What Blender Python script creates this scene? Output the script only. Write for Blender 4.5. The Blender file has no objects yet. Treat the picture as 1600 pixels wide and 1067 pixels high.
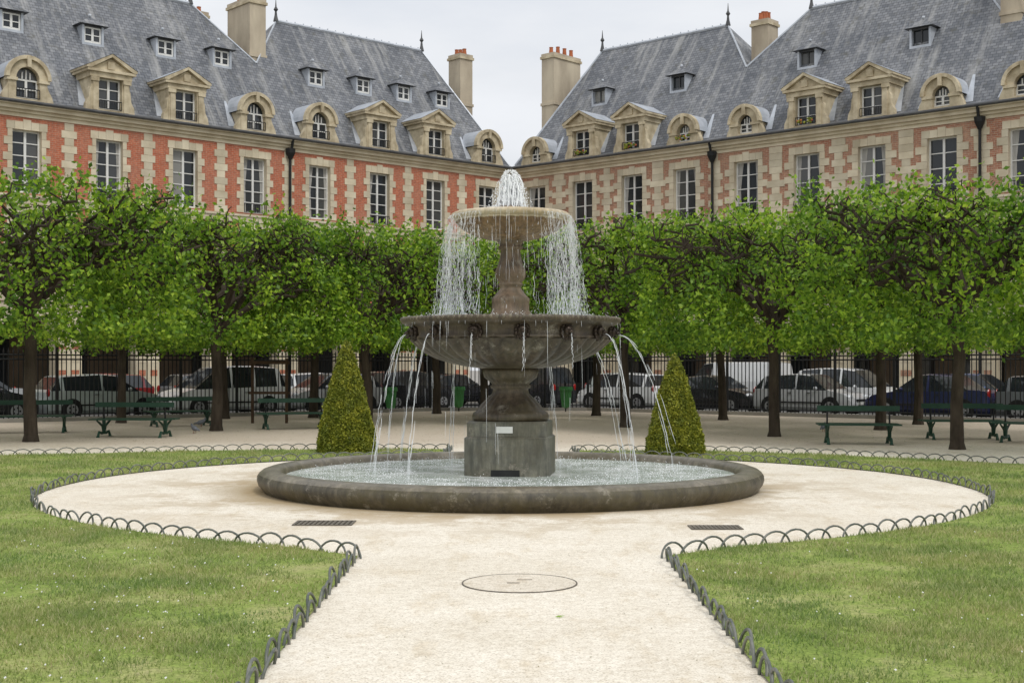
import bpy, math, random
import numpy as np
from mathutils import Vector, Matrix
random.seed(7); rng=np.random.default_rng(7)
S=bpy.context.scene
COL=S.collection
pi=math.pi
# ---------------------------------------------------------------- materials
def new_mat(name):
    m=bpy.data.materials.new(name); m.use_nodes=True
    nt=m.node_tree; b=nt.nodes['Principled BSDF']
    return m,nt,b
def N(nt,t,**k):
    n=nt.nodes.new(t)
    for a,v in k.items(): setattr(n,a,v)
    return n
def ramp(nt,stops):
    r=nt.nodes.new('ShaderNodeValToRGB')
    e=r.color_ramp.elements
    while len(e)<len(stops): e.new(0.5)
    for i,(p,c) in enumerate(stops):
        e[i].position=p; e[i].color=(c[0],c[1],c[2],1)
    return r
def mix(nt,fac,a,b,mode='MIX'):
    m=nt.nodes.new('ShaderNodeMix'); m.data_type='RGBA'; m.blend_type=mode
    for sock,val in ((m.inputs[0],fac),(m.inputs[6],a),(m.inputs[7],b)):
        if isinstance(val,bpy.types.NodeSocket): nt.links.new(val,sock)
        elif isinstance(val,(int,float)): sock.default_value=val
        else: sock.default_value=(*val,1)
    return m.outputs[2]
def noise(nt,scale,detail=4,rough=.55,vec=None,stretch=None):
    n=N(nt,'ShaderNodeTexNoise'); n.inputs['Scale'].default_value=scale
    n.inputs['Detail'].default_value=detail; n.inputs['Roughness'].default_value=rough
    if vec is None: 
        g=N(nt,'ShaderNodeNewGeometry'); vec=g.outputs['Position']
    if stretch:
        mp=N(nt,'ShaderNodeMapping'); mp.inputs['Scale'].default_value=stretch
        nt.links.new(vec,mp.inputs[0]); vec=mp.outputs[0]
    nt.links.new(vec,n.inputs['Vector'])
    return n.outputs['Fac']
def bump(nt,b,h,strength=.3,dist=.02):
    bp=N(nt,'ShaderNodeBump'); bp.inputs['Strength'].default_value=strength; bp.inputs['Distance'].default_value=dist
    nt.links.new(h,bp.inputs['Height']); nt.links.new(bp.outputs[0],b.inputs['Normal'])
def simple(name,c1,c2=None,scale=3,rough=.7,metal=0,spec=.3,island=0,bmp=0,bscale=30,stretch=None,detail=5):
    m,nt,b=new_mat(name)
    if c2 is None: c2=tuple(x*.8 for x in c1)
    f=noise(nt,scale,detail,stretch=stretch)
    r=ramp(nt,[(.32,c1),(.68,c2)]); nt.links.new(f,r.inputs[0])
    out=r.outputs[0]
    if island:
        g=N(nt,'ShaderNodeNewGeometry')
        rr=ramp(nt,[(0,(1-island,)*3),(1,(1+island*.6,)*3)]); nt.links.new(g.outputs['Random Per Island'],rr.inputs[0])
        out=mix(nt,1.0,out,rr.outputs[0],'MULTIPLY')
    nt.links.new(out,b.inputs['Base Color'])
    b.inputs['Roughness'].default_value=rough; b.inputs['Metallic'].default_value=metal
    b.inputs['Specular IOR Level'].default_value=spec
    if bmp: bump(nt,b,noise(nt,bscale,4),bmp)
    return m
def brick_mat(name,c1,c2,mortar,stain):
    m,nt,b=new_mat(name)
    uv=N(nt,'ShaderNodeUVMap')
    br=N(nt,'ShaderNodeTexBrick'); nt.links.new(uv.outputs[0],br.inputs['Vector'])
    br.inputs['Scale'].default_value=1; br.inputs['Brick Width'].default_value=.24; br.inputs['Row Height'].default_value=.085
    br.inputs['Mortar Size'].default_value=.009; br.inputs['Color1'].default_value=(*c1,1); br.inputs['Color2'].default_value=(*c2,1)
    br.inputs['Mortar'].default_value=(*mortar,1); br.inputs['Bias'].default_value=-.1
    f=noise(nt,.9,6,.65); r=ramp(nt,[(.35,(0,0,0)),(.75,(1,1,1))]); nt.links.new(f,r.inputs[0])
    o=mix(nt,r.outputs[0],br.outputs[0],mix(nt,.55,br.outputs[0],stain))
    f2=noise(nt,7,4,.7); r2=ramp(nt,[(.35,(.78,.78,.80)),(.65,(1.1,1.08,1.05))]); nt.links.new(f2,r2.inputs[0]); o=mix(nt,1.,o,r2.outputs[0],'MULTIPLY')
    nt.links.new(o,b.inputs['Base Color']); b.inputs['Roughness'].default_value=.85; b.inputs['Specular IOR Level'].default_value=.2
    return m
def slate_mat():
    m,nt,b=new_mat('slate')
    uv=N(nt,'ShaderNodeUVMap')
    br=N(nt,'ShaderNodeTexBrick'); nt.links.new(uv.outputs[0],br.inputs['Vector'])
    br.inputs['Scale'].default_value=1; br.inputs['Brick Width'].default_value=.26; br.inputs['Row Height'].default_value=.17
    br.inputs['Mortar Size'].default_value=.012
    br.inputs['Color1'].default_value=(.12,.13,.148,1); br.inputs['Color2'].default_value=(.225,.235,.252,1); br.inputs['Mortar'].default_value=(.06,.065,.072,1)
    f=noise(nt,.5,8,.7); r=ramp(nt,[(.3,(.6,.62,.66)),(.7,(1.3,1.26,1.22))]); nt.links.new(f,r.inputs[0])
    o=mix(nt,1.,br.outputs[0],r.outputs[0],'MULTIPLY')
    f2=noise(nt,1.0,6,.7,vec=uv.outputs[0],stretch=(1.6,.18,1)); r2=ramp(nt,[(.50,(0,0,0)),(.66,(1,1,1))]); nt.links.new(f2,r2.inputs[0])
    mm=N(nt,'ShaderNodeMath',operation='MULTIPLY'); mm.inputs[1].default_value=.65; nt.links.new(r2.outputs[0],mm.inputs[0])
    o=mix(nt,mm.outputs[0],o,(.40,.395,.38))
    f3=noise(nt,2.2,6,.7); r3=ramp(nt,[(.55,(0,0,0)),(.70,(.75,.75,.75))]); nt.links.new(f3,r3.inputs[0])
    o=mix(nt,r3.outputs[0],o,(.085,.083,.065))
    nt.links.new(o,b.inputs['Base Color']); b.inputs['Roughness'].default_value=.5; b.inputs['Specular IOR Level'].default_value=.4
    bump(nt,b,br.outputs['Fac'],.4,.02)
    return m
def leaf_mat(name,cols,transl=.35,spec=.35,cl=.9,lo=(.6,.68,.7),hi=(1.25,1.2,1.05)):
    m,nt,b=new_mat(name)
    g=N(nt,'ShaderNodeNewGeometry')
    r=ramp(nt,[(i/(len(cols)-1),c) for i,c in enumerate(cols)]); nt.links.new(g.outputs['Random Per Island'],r.inputs[0])
    f=noise(nt,cl,4,.6); r2=ramp(nt,[(.35,lo),(.65,hi)]); nt.links.new(f,r2.inputs[0])
    o=mix(nt,1.,r.outputs[0],r2.outputs[0],'MULTIPLY')
    nt.links.new(o,b.inputs['Base Color']); b.inputs['Roughness'].default_value=.45; b.inputs['Specular IOR Level'].default_value=spec
    tr=N(nt,'ShaderNodeBsdfTranslucent'); nt.links.new(o,tr.inputs[0])
    ms=N(nt,'ShaderNodeMixShader'); ms.inputs[0].default_value=transl
    nt.links.new(b.outputs[0],ms.inputs[1]); nt.links.new(tr.outputs[0],ms.inputs[2])
    nt.links.new(ms.outputs[0],nt.nodes['Material Output'].inputs[0])
    return m
M={}
M['brickL']=brick_mat('red_brick',(.55,.155,.08),(.45,.115,.06),(.48,.30,.21),(.48,.26,.18))
M['brickR']=brick_mat('pale_brick',(.47,.21,.13),(.36,.14,.085),(.5,.39,.29),(.5,.37,.26))
M['stone']=simple('limestone',(.73,.65,.49),(.55,.47,.33),1.3,.85,island=.16,bmp=.2,bscale=12)
M['stoneD']=simple('dormer_limestone',(.68,.59,.42),(.38,.31,.20),2.2,.85,island=.08,bmp=.25,bscale=10)
M['slate']=slate_mat()
M['zinc']=simple('zinc',(.55,.58,.63),(.38,.41,.45),2,.4,metal=.1,spec=.5)
M['white']=simple('white_paint',(.80,.79,.75),(.70,.69,.66),2,.5)
M['curtain']=simple('curtain_cloth',(.50,.48,.44),(.30,.29,.27),6,.9,stretch=(4,4,.3))
M['gutter']=simple('gutter_metal',(.06,.062,.065),(.10,.10,.10),3,.5)
M['iron']=simple('black_iron',(.012,.013,.013),(.022,.022,.022),4,.6)
M['plaster']=simple('chimney_render',(.60,.52,.39),(.34,.28,.21),.9,.9,bmp=.3,bscale=6,stretch=(1,1,.35))
M['terra']=simple('terracotta',(.45,.14,.06),(.34,.11,.05),4,.8)
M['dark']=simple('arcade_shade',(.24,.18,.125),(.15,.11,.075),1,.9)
M['door']=simple('painted_doors',(.05,.035,.025),(.02,.03,.035),.35,.5)
def glass_mat():
    m,nt,b=new_mat('window_glass')
    g=N(nt,'ShaderNodeNewGeometry')
    r=ramp(nt,[(0,(.015,.018,.02)),(.6,(.035,.04,.045)),(.9,(.09,.09,.085)),(1,(.30,.29,.26))]); nt.links.new(g.outputs['Random Per Island'],r.inputs[0])
    nt.links.new(r.outputs[0],b.inputs['Base Color']); b.inputs['Roughness'].default_value=.06; b.inputs['Specular IOR Level'].default_value=.5
    bump(nt,b,noise(nt,.9,2),.15,.05)
    return m
M['glass']=glass_mat()
M['carglass']=simple('car_glass',(.012,.015,.017),(.03,.035,.04),.8,.05,spec=.7)
M['bark']=simple('bark',(.032,.024,.017),(.075,.058,.042),6,.95,bmp=.8,bscale=14,stretch=(1,1,.3))
M['leaf']=leaf_mat('linden_leaves',[(.07,.15,.014),(.14,.28,.022),(.25,.43,.035),(.42,.60,.07)],.45,.4,.9,(.52,.62,.62),(1.35,1.22,1.0))
M['yew']=leaf_mat('topiary_leaves',[(.12,.15,.018),(.24,.26,.03),(.40,.40,.06)],.2,.25,5)
M['yewcore']=simple('topiary_core',(.07,.085,.014),(.10,.115,.018),20,.9)
M['blade']=leaf_mat('grass_blades',[(.20,.275,.08),(.30,.38,.11),(.39,.445,.165),(.56,.53,.30)],.35,.15,.8,(.66,.78,.70),(1.22,1.08,1.18))

def lawn_mat():
    m,nt,b=new_mat('lawn_turf')
    f=noise(nt,.9,9,.74); r=ramp(nt,[(.3,(.15,.22,.045)),(.48,(.25,.32,.08)),(.60,(.36,.37,.15)),(.72,(.44,.38,.24))]); nt.links.new(f,r.inputs[0])
    f2=noise(nt,40,3); r2=ramp(nt,[(.3,(.65,.65,.65)),(.7,(1.25,1.25,1.2))]); nt.links.new(f2,r2.inputs[0])
    nt.links.new(mix(nt,1.,r.outputs[0],r2.outputs[0],'MULTIPLY'),b.inputs['Base Color'])
    b.inputs['Roughness'].default_value=.9; b.inputs['Specular IOR Level'].default_value=.1
    bump(nt,b,f2,.6,.02); return m
M['lawn']=lawn_mat()
def gravel_mat(name,base,dark,stain=False):
    m,nt,b=new_mat(name)
    f=noise(nt,.5,9,.72); r=ramp(nt,[(.3,dark),(.58,base)]); nt.links.new(f,r.inputs[0])
    f2=noise(nt,70,3,.75); r2=ramp(nt,[(.3,(.60,.56,.50)),(.5,(1.0,1.0,1.0)),(.75,(1.12,1.12,1.12))]); nt.links.new(f2,r2.inputs[0])
    o=mix(nt,1.,r.outputs[0],r2.outputs[0],'MULTIPLY')
    f5=noise(nt,14,5,.7); r5=ramp(nt,[(.3,(.85,.82,.78)),(.6,(1.04,1.04,1.04))]); nt.links.new(f5,r5.inputs[0])
    o=mix(nt,1.,o,r5.outputs[0],'MULTIPLY')
    f6=noise(nt,1.7,7,.72,stretch=(1.6,.6,1)); r6=ramp(nt,[(.52,(1,1,1)),(.70,(.85,.80,.72))]); nt.links.new(f6,r6.inputs[0])
    o=mix(nt,1.,o,r6.outputs[0],'MULTIPLY')
    vo=N(nt,'ShaderNodeTexVoronoi'); vo.inputs['Scale'].default_value=22
    g=N(nt,'ShaderNodeNewGeometry'); nt.links.new(g.outputs['Position'],vo.inputs['Vector'])
    r4=ramp(nt,[(.06,(.5,.43,.36)),(.16,(1,1,1))]); nt.links.new(vo.outputs['Distance'],r4.inputs[0])
    o=mix(nt,.85,o,r4.outputs[0],'MULTIPLY')
    if stain:
        vm=N(nt,'ShaderNodeVectorMath',operation='DISTANCE'); nt.links.new(g.outputs['Position'],vm.inputs[0]); vm.inputs[1].default_value=(-.3,19,0)
        mr=N(nt,'ShaderNodeMapRange'); nt.links.new(vm.outputs['Value'],mr.inputs[0])
        mr.inputs[1].default_value=3.4; mr.inputs[2].default_value=6.2; mr.inputs[3].default_value=1.0; mr.inputs[4].default_value=.0
        n3=noise(nt,.9,8,.72); mr2=N(nt,'ShaderNodeMapRange'); nt.links.new(n3,mr2.inputs[0]); mr2.inputs[1].default_value=.47; mr2.inputs[2].default_value=.57
        mu=N(nt,'ShaderNodeMath',operation='MULTIPLY'); nt.links.new(mr.outputs[0],mu.inputs[0]); nt.links.new(mr2.outputs[0],mu.inputs[1])
        o=mix(nt,mu.outputs[0],o,(.50,.40,.27))
        mr3=N(nt,'ShaderNodeMapRange'); nt.links.new(vm.outputs['Value'],mr3.inputs[0]); mr3.inputs[1].default_value=3.45; mr3.inputs[2].default_value=4.1; mr3.inputs[3].default_value=.85; mr3.inputs[4].default_value=0
        o=mix(nt,mr3.outputs[0],o,(.36,.27,.15))
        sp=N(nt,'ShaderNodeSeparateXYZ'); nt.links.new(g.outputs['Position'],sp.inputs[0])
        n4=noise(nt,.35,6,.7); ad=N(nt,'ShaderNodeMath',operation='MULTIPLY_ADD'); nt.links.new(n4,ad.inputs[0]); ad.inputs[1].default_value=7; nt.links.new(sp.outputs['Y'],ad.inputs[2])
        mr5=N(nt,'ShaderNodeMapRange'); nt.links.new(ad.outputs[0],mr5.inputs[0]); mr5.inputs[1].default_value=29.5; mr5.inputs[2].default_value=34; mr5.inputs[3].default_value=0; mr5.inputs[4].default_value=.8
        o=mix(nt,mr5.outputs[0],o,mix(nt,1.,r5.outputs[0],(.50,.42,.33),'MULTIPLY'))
    nt.links.new(o,b.inputs['Base Color']); b.inputs['Roughness'].default_value=.95; b.inputs['Specular IOR Level'].default_value=.1
    bump(nt,b,f2,.5,.01); return m
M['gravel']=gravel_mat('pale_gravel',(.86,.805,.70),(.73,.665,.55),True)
M['asphalt']=simple('asphalt',(.085,.085,.085),(.12,.118,.11),2,.9,bmp=.3,bscale=60)
M['pave']=simple('pavement_stone',(.34,.32,.285),(.26,.24,.215),1.5,.9)
def fstone(name,c1,c2,c3,b2=.35,rough=.5,sf=.55,moss=0):
    m,nt,b=new_mat(name)
    f=noise(nt,2.5,8,.7); r=ramp(nt,[(.3,c1),(.52,c2),(.75,c3)]); nt.links.new(f,r.inputs[0])
    f2=noise(nt,6,7,.75,stretch=(2.5,2.5,.35)); r2=ramp(nt,[(.32,(sf,sf,sf)),(.62,(1.25,1.22,1.15))]); nt.links.new(f2,r2.inputs[0])
    o=mix(nt,1.,r.outputs[0],r2.outputs[0],'MULTIPLY')
    if moss:
        f3=noise(nt,1.7,8,.75); r3=ramp(nt,[(.47,(0,0,0)),(.60,(moss,)*3)]); nt.links.new(f3,r3.inputs[0]); o=mix(nt,r3.outputs[0],o,(.085,.072,.035))
        f4=noise(nt,3.3,9,.8); r4=ramp(nt,[(.56,(0,0,0)),(.66,(.7,)*3)]); nt.links.new(f4,r4.inputs[0]); o=mix(nt,r4.outputs[0],o,(.32,.29,.23))
    nt.links.new(o,b.inputs['Base Color'])
    b.inputs['Roughness'].default_value=rough; b.inputs['Specular IOR Level'].default_value=.4
    bump(nt,b,noise(nt,35,5,.7),b2,.01); return m
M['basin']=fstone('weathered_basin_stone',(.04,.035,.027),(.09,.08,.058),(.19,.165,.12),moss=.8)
M['rimtop']=fstone('lit_basin_rim',(.10,.088,.065),(.17,.15,.115),(.28,.25,.19),rough=.35,moss=.5)  # lighter version of the basin stone; light on the rim top painted in
M['fount']=fstone('dark_fountain_stone',(.038,.029,.021),(.088,.068,.048),(.19,.15,.11),sf=.42,moss=.5)
M['ped']=fstone('pedestal_stone',(.085,.085,.072),(.14,.14,.116),(.22,.215,.17),.2,sf=.5,moss=.35)
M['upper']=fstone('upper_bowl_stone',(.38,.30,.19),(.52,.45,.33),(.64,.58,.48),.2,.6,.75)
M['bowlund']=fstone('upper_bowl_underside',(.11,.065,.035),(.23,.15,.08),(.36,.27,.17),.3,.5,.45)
M['col']=fstone('upper_column_stone',(.085,.058,.038),(.17,.12,.08),(.28,.22,.16),sf=.45,moss=.4)
M['bronze']=simple('bronze_lion',(.03,.022,.016),(.07,.052,.04),12,.35,metal=.5)
def water_mat():
    m,nt,b=new_mat('pool_water')
    f=noise(nt,1.6,9,.78); r=ramp(nt,[(.32,(.26,.31,.24)),(.47,(.46,.52,.46)),(.60,(.86,.89,.87))]); nt.links.new(f,r.inputs[0])
    nt.links.new(r.outputs[0],b.inputs['Base Color']); b.inputs['Roughness'].default_value=.12; b.inputs['Specular IOR Level'].default_value=.6
    bump(nt,b,noise(nt,9,5,.7),.5,.04); return m
M['water']=water_mat()
m,nt,b=new_mat('falling_water'); b.inputs['Base Color'].default_value=(.92,.94,.96,1); b.inputs['Roughness'].default_value=.2
tr=N(nt,'ShaderNodeBsdfTransparent'); ms=N(nt,'ShaderNodeMixShader'); ms.inputs[0].default_value=.45
nt.links.new(b.outputs[0],ms.inputs[1]); nt.links.new(tr.outputs[0],ms.inputs[2]); nt.links.new(ms.outputs[0],nt.nodes['Material Output'].inputs[0])
M['spray']=m
m,nt,b=new_mat('white_water'); b.inputs['Base Color'].default_value=(.95,.96,.97,1); b.inputs['Roughness'].default_value=.25
M['foam']=m
M['bench']=simple('green_bench_paint',(.018,.055,.034),(.028,.075,.048),5,.5)
M['hoop']=simple('patinated_iron',(.085,.10,.088),(.22,.22,.195),9,.5,metal=.25)
M['wood']=simple('stake_wood',(.10,.06,.035),(.06,.035,.02),5,.8)
M['bag']=simple('green_bag',(.05,.20,.06),(.08,.27,.09),4,.4)
M['tire']=simple('tyre_rubber',(.015,.015,.016),(.025,.025,.025),6,.8)
M['alloy']=simple('alloy_wheel',(.45,.45,.46),(.35,.35,.36),6,.35,metal=.5)
M['lamp']=simple('headlamp_glass',(.6,.62,.63),(.45,.47,.5),8,.1)
M['red']=simple('tail_lamp',(.35,.02,.015),(.25,.012,.01),8,.15)
M['plate']=simple('blank_plate',(.7,.7,.66),(.6,.6,.56),8,.4)
M['pigeon']=simple('pigeon_feathers',(.12,.13,.15),(.22,.23,.26),30,.7)
M['iron2']=simple('drain_iron',(.12,.105,.085),(.18,.155,.12),8,.7)
M['manhole']=gravel_mat('manhole_infill',(.80,.735,.63),(.66,.60,.49))
M['litter']=simple('leaf_litter',(.20,.14,.06),(.30,.27,.10),3,.9,island=.5)
# ---------------------------------------------------------------- mesh builder
class MB:
    def __init__(s,T=None): s.v=[];s.f=[];s.m=[];s.uv=[];s.T=T or (lambda a,b,c:(a,b,c)); s.mats=[]
    def mi(s,k):
        if k not in s.mats: s.mats.append(k)
        return s.mats.index(k)
    def poly(s,pts,mat,uv=None):
        i=len(s.v); s.v+= [s.T(*p) for p in pts]; s.f.append(tuple(range(i,i+len(pts)))); s.m.append(s.mi(mat))
        s.uv.append(uv or [(p[0],p[2]) for p in pts])
    def box(s,a0,a1,b0,b1,c0,c1,mat):
        i=len(s.v); P=[(a,b,c) for c in (c0,c1) for b in (b0,b1) for a in (a0,a1)]
        s.v+=[s.T(*p) for p in P]
        for q,ax in (((0,1,5,4),'y'),((2,3,7,6),'y'),((0,2,6,4),'x'),((1,3,7,5),'x'),((0,1,3,2),'z'),((4,5,7,6),'z')):
            s.f.append(tuple(i+k for k in q)); s.m.append(s.mi(mat))
            s.uv.append([((P[k][0],P[k][2]) if ax=='y' else (P[k][1],P[k][2]) if ax=='x' else (P[k][0],P[k][1])) for k in q])
    def prism(s,prof,b0,b1,mat):
        n=len(prof); i=len(s.v)
        s.v+=[s.T(a,b0,c) for a,c in prof]+[s.T(a,b1,c) for a,c in prof]; mi=s.mi(mat)
        s.f.append(tuple(range(i,i+n))); s.m.append(mi); s.uv.append([p for p in prof])
        s.f.append(tuple(range(i+2*n-1,i+n-1,-1))); s.m.append(mi); s.uv.append([p for p in prof[::-1]])
        for k in range(n):
            j=(k+1)%n; s.f.append((i+k,i+j,i+n+j,i+n+k)); s.m.append(mi); s.uv.append([(b0,prof[k][1]),(b0,prof[j][1]),(b1,prof[j][1]),(b1,prof[k][1])])
    def tube(s,pts,rad,sides,mat,cap=True):
        mi=s.mi(mat); i=len(s.v); n=len(pts)
        pts=[Vector(p) for p in pts]
        if not hasattr(rad,'__len__'): rad=[rad]*n
        up=Vector((0,0,1)); d0=(pts[-1]-pts[0])
        if d0.length<1e-6: d0=pts[1]-pts[0]
        if abs(d0.normalized().z)>.9: up=Vector((1,0,0))
        for k in range(n):
            d=(pts[min(k+1,n-1)]-pts[max(k-1,0)])
            if d.length<1e-9: d=Vector((0,0,1))
            d.normalize(); x=d.cross(up)
            if x.length<1e-4: x=d.cross(Vector((0.3,1,0.1)))
            x.normalize(); y=x.cross(d)
            for j in range(sides):
                a=2*pi*j/sides; p=pts[k]+(x*math.cos(a)+y*math.sin(a))*rad[k]; s.v.append(s.T(*p))
        for k in range(n-1):
            for j in range(sides):
                j2=(j+1)%sides; s.f.append((i+k*sides+j,i+k*sides+j2,i+(k+1)*sides+j2,i+(k+1)*sides+j)); s.m.append(mi); s.uv.append([(0,0)]*4)
        if cap and sides>2:
            s.f.append(tuple(i+j for j in range(sides))); s.m.append(mi); s.uv.append([(0,0)]*sides)
            s.f.append(tuple(i+(n-1)*sides+j for j in range(sides))); s.m.append(mi); s.uv.append([(0,0)]*sides)
    def lathe(s,prof,cx,cy,seg,mat,mod=None):
        mi=s.mi(mat); i=len(s.v)
        for (r,z) in prof:
            for j in range(seg):
                a=2*pi*j/seg; rr=r
                if mod: rr=mod(r,z,a)
                s.v.append(s.T(cx+rr*math.sin(a),cy-rr*math.cos(a),z))
        for k in range(len(prof)-1):
            for j in range(seg):
                j2=(j+1)%seg; s.f.append((i+k*seg+j,i+k*seg+j2,i+(k+1)*seg+j2,i+(k+1)*seg+j)); s.m.append(mi); s.uv.append([(0,0)]*4)
    def sphere(s,c,r,mat,X=(1,0,0),Y=(0,1,0),Z=(0,0,1),seg=8,rings=6):
        mi=s.mi(mat); i=len(s.v); c=Vector(c);X=Vector(X);Y=Vector(Y);Z=Vector(Z)
        if not hasattr(r,'__len__'): r=(r,r,r)
        for k in range(rings+1):
            t=pi*k/rings
            for j in range(seg):
                a=2*pi*j/seg; p=c+X*(r[0]*math.sin(t)*math.cos(a))+Y*(r[1]*math.sin(t)*math.sin(a))+Z*(r[2]*math.cos(t))
                s.v.append(s.T(*p))
        for k in range(rings):
            for j in range(seg):
                j2=(j+1)%seg; s.f.append((i+k*seg+j,i+k*seg+j2,i+(k+1)*seg+j2,i+(k+1)*seg+j)); s.m.append(mi); s.uv.append([(0,0)]*4)
    def mesh(s,name,smooth=False):
        me=bpy.data.meshes.new(name); me.from_pydata(s.v,[],s.f)
        for k in s.mats: me.materials.append(M[k])
        me.polygons.foreach_set('material_index',s.m)
        ul=me.uv_layers.new(name='UVMap'); flat=[c for f in s.uv for p in f for c in p]
        ul.data.foreach_set('uv',flat)
        if smooth: me.polygons.foreach_set('use_smooth',[True]*len(s.f))
        me.update(); return me
    def obj(s,name,parent=None,smooth=False,loc=None,rot=0):
        o=bpy.data.objects.new(name,s.mesh(name,smooth)); COL.objects.link(o)
        if parent: o.parent=parent
        if loc: o.location=loc
        o.rotation_euler[2]=rot
        return o
def empty(name,loc=(0,0,0),rot=0):
    o=bpy.data.objects.new(name,None); COL.objects.link(o); o.location=loc; o.rotation_euler[2]=rot; o.empty_display_size=.2; return o
# ---------------------------------------------------------------- ground
g=MB(); g.poly([(-900,-900,0),(900,-900,0),(900,900,0),(-900,900,0)],'pave'); g.obj('ground')
def L(side,u,d,z):   # facade frame: u along facade from the corner, d into the building
    return (side*(.74*u+.673*d),72-.673*u+.74*d,z)
fl=[L(-1,60,-12,0)[:2],L(-1,15,-12,0)[:2],L(1,15,-12,0)[:2],L(1,60,-12,0)[:2]]
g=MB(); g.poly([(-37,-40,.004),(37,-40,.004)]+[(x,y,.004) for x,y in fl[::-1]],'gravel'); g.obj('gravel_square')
g=MB(); zz=.006
g.poly([L(-1,60,-11.15,zz),L(-1,15,-11.15,zz),L(1,15,-11.15,zz),L(1,60,-11.15,zz),L(1,60,-3.45,zz),(0,67.2,zz),L(-1,60,-3.45,zz)],'asphalt'); g.obj('road')
for sd in (-1,1):
    g=MB(lambda a,b,c,sd=sd:L(sd,a,b,c)); g.box(3.1 if sd<0 else 3.13,60,-3.4,-.02,-.01,.13,'pave'); g.box(15.1,60,-11.8,-11.2,-.01,.12,'pave'); g.obj('pavement')
# lawns
def crom(P,n=10):
    out=[]
    for i in range(len(P)-1):
        p0=P[max(i-1,0)];p1=P[i];p2=P[i+1];p3=P[min(i+2,len(P)-1)]
        for k in range(n):
            t=k/n
            out.append(tuple(.5*((2*p1[c])+(-p0[c]+p2[c])*t+(2*p0[c]-5*p1[c]+4*p2[c]-p3[c])*t*t+(-p0[c]+3*p1[c]-3*p2[c]+p3[c])*t**3) for c in (0,1)))
    out.append(P[-1]); return out
circ=crom([(-1.38,11.95),(-2.2,12.62),(-3.17,13.2),(-4.45,14.25),(-5.55,15.7),(-6.25,17.4),(-6.47,19.2),(-6.25,21),(-5.5,22.7),(-4.2,24.2),(-2.7,25.15),(-1.3,25.5)])
backL=[(-1.25,27.7),(-4,27.65),(-6.2,27.2),(-10,25.7),(-14,23.6),(-20,19)]
backR=[(1.25,27.3),(4.3,26.95),(6.3,25.8),(9,23.4),(12,20.2),(15,16.5)]
circR=[(-x,y) for x,y in circ]
polyL=[(-1.38,-12)]+circ+backL+[(-20,-12)]
polyR=[(1.38,-12)]+circR+backR+[(15,-12)]
import bmesh
for P in (polyL,polyR):
    bm=bmesh.new(); vs=[bm.verts.new((x,y,.018)) for x,y in P]; f=bm.faces.new(vs); bmesh.ops.triangulate(bm,faces=[f])
    me=bpy.data.meshes.new('lawn'); bm.to_mesh(me); me.materials.append(M['lawn'])
    lo=bpy.data.objects.new('lawn',me); COL.objects.link(lo)
def inpoly(x,y,P):
    ins=np.zeros(len(x),bool); n=len(P)
    for i in range(n):
        x1,y1=P[i];x2,y2=P[(i+1)%n]
        c=((y1>y)!=(y2>y)); 
        if y1==y2: continue
        ins^= c&(x<(x2-x1)*(y-y1)/(y2-y1)+x1)
    return ins
def grass(P,name):
    vs=[]
    for (y0,y1,den,sz) in ((4,9.5,5200,1.0),(9.5,14,3000,1.15),(14,20,1200,1.5),(20,28,700,1.9)):
        xmax=.42*y1+1.2
        n=int(den*(y1-y0)*2*xmax); x=rng.uniform(-xmax,xmax,n); y=rng.uniform(y0,y1,n)
        dens=np.sin(x*2.1+y*1.3)*np.sin(y*1.7-x*.8)+np.sin(x*5.1+2*np.sin(y*2.3))*np.sin(y*4.3+x)*.6+.5*np.sin(x*11+3*np.sin(y*3.1))*np.sin(y*9.3-x*2)
        edge=np.clip((np.abs(x)-1.38)/.35,0,1)
        k=inpoly(x,y,P)&(rng.uniform(0,1,n)<(.62+.36*dens)*(.35+.65*edge)); x=x[k];y=y[k];dens=dens[k]; n=len(x)
        hgt=rng.uniform(.018,.042,n)*(1+.3*np.clip(dens,-1,1))*(sz**.5); w=rng.uniform(.003,.0055,n)*sz
        a=rng.uniform(0,2*pi,n); ln=rng.uniform(.1,1.1,n)*hgt; b=rng.uniform(0,2*pi,n)
        base=np.stack([x,y,np.full(n,.016)],1); dx=np.stack([np.cos(a)*w,np.sin(a)*w,np.zeros(n)],1)
        tip=base+np.stack([np.cos(b)*ln,np.sin(b)*ln,hgt],1)
        vs.append(np.stack([base-dx,base+dx,tip],1).reshape(-1,3))
    V=np.concatenate(vs); F=np.arange(len(V)).reshape(-1,3)
    me=bpy.data.meshes.new(name); me.from_pydata(V,[],F); me.materials.append(M['blade']); me.update()
    o=bpy.data.objects.new(name,me); COL.objects.link(o)
grass(polyL,'grass'); grass(polyR,'grass')
g=MB()
for k in range(260):
    x=random.uniform(1.5,5.5)*random.choice((-1,-1,1)); y=random.uniform(6.5,14)
    if not (inpoly(np.array([x]),np.array([y]),polyL)[0] or inpoly(np.array([x]),np.array([y]),polyR)[0]): continue
    s_=random.uniform(.004,.009); g.poly([(x-s_,y,.045),(x,y-s_,.04),(x+s_,y,.046),(x,y+s_,.05)],'plate')
g.obj('daisies')
g=MB()
for k in range(2600):
    x=random.uniform(-15,15); y=random.uniform(26.5,46)
    if inpoly(np.array([x]),np.array([y]),polyL)[0] or inpoly(np.array([x]),np.array([y]),polyR)[0] or y>55-abs(x)/1.1: continue
    s_=random.uniform(.012,.035); a=random.uniform(0,6.3); c_,d_=math.cos(a)*s_,math.sin(a)*s_
    g.poly([(x-c_,y-d_,.012),(x+d_*.5,y-c_*.5,.014),(x+c_,y+d_,.02),(x-d_*.5,y+c_*.5,.014)],'litter')
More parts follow.
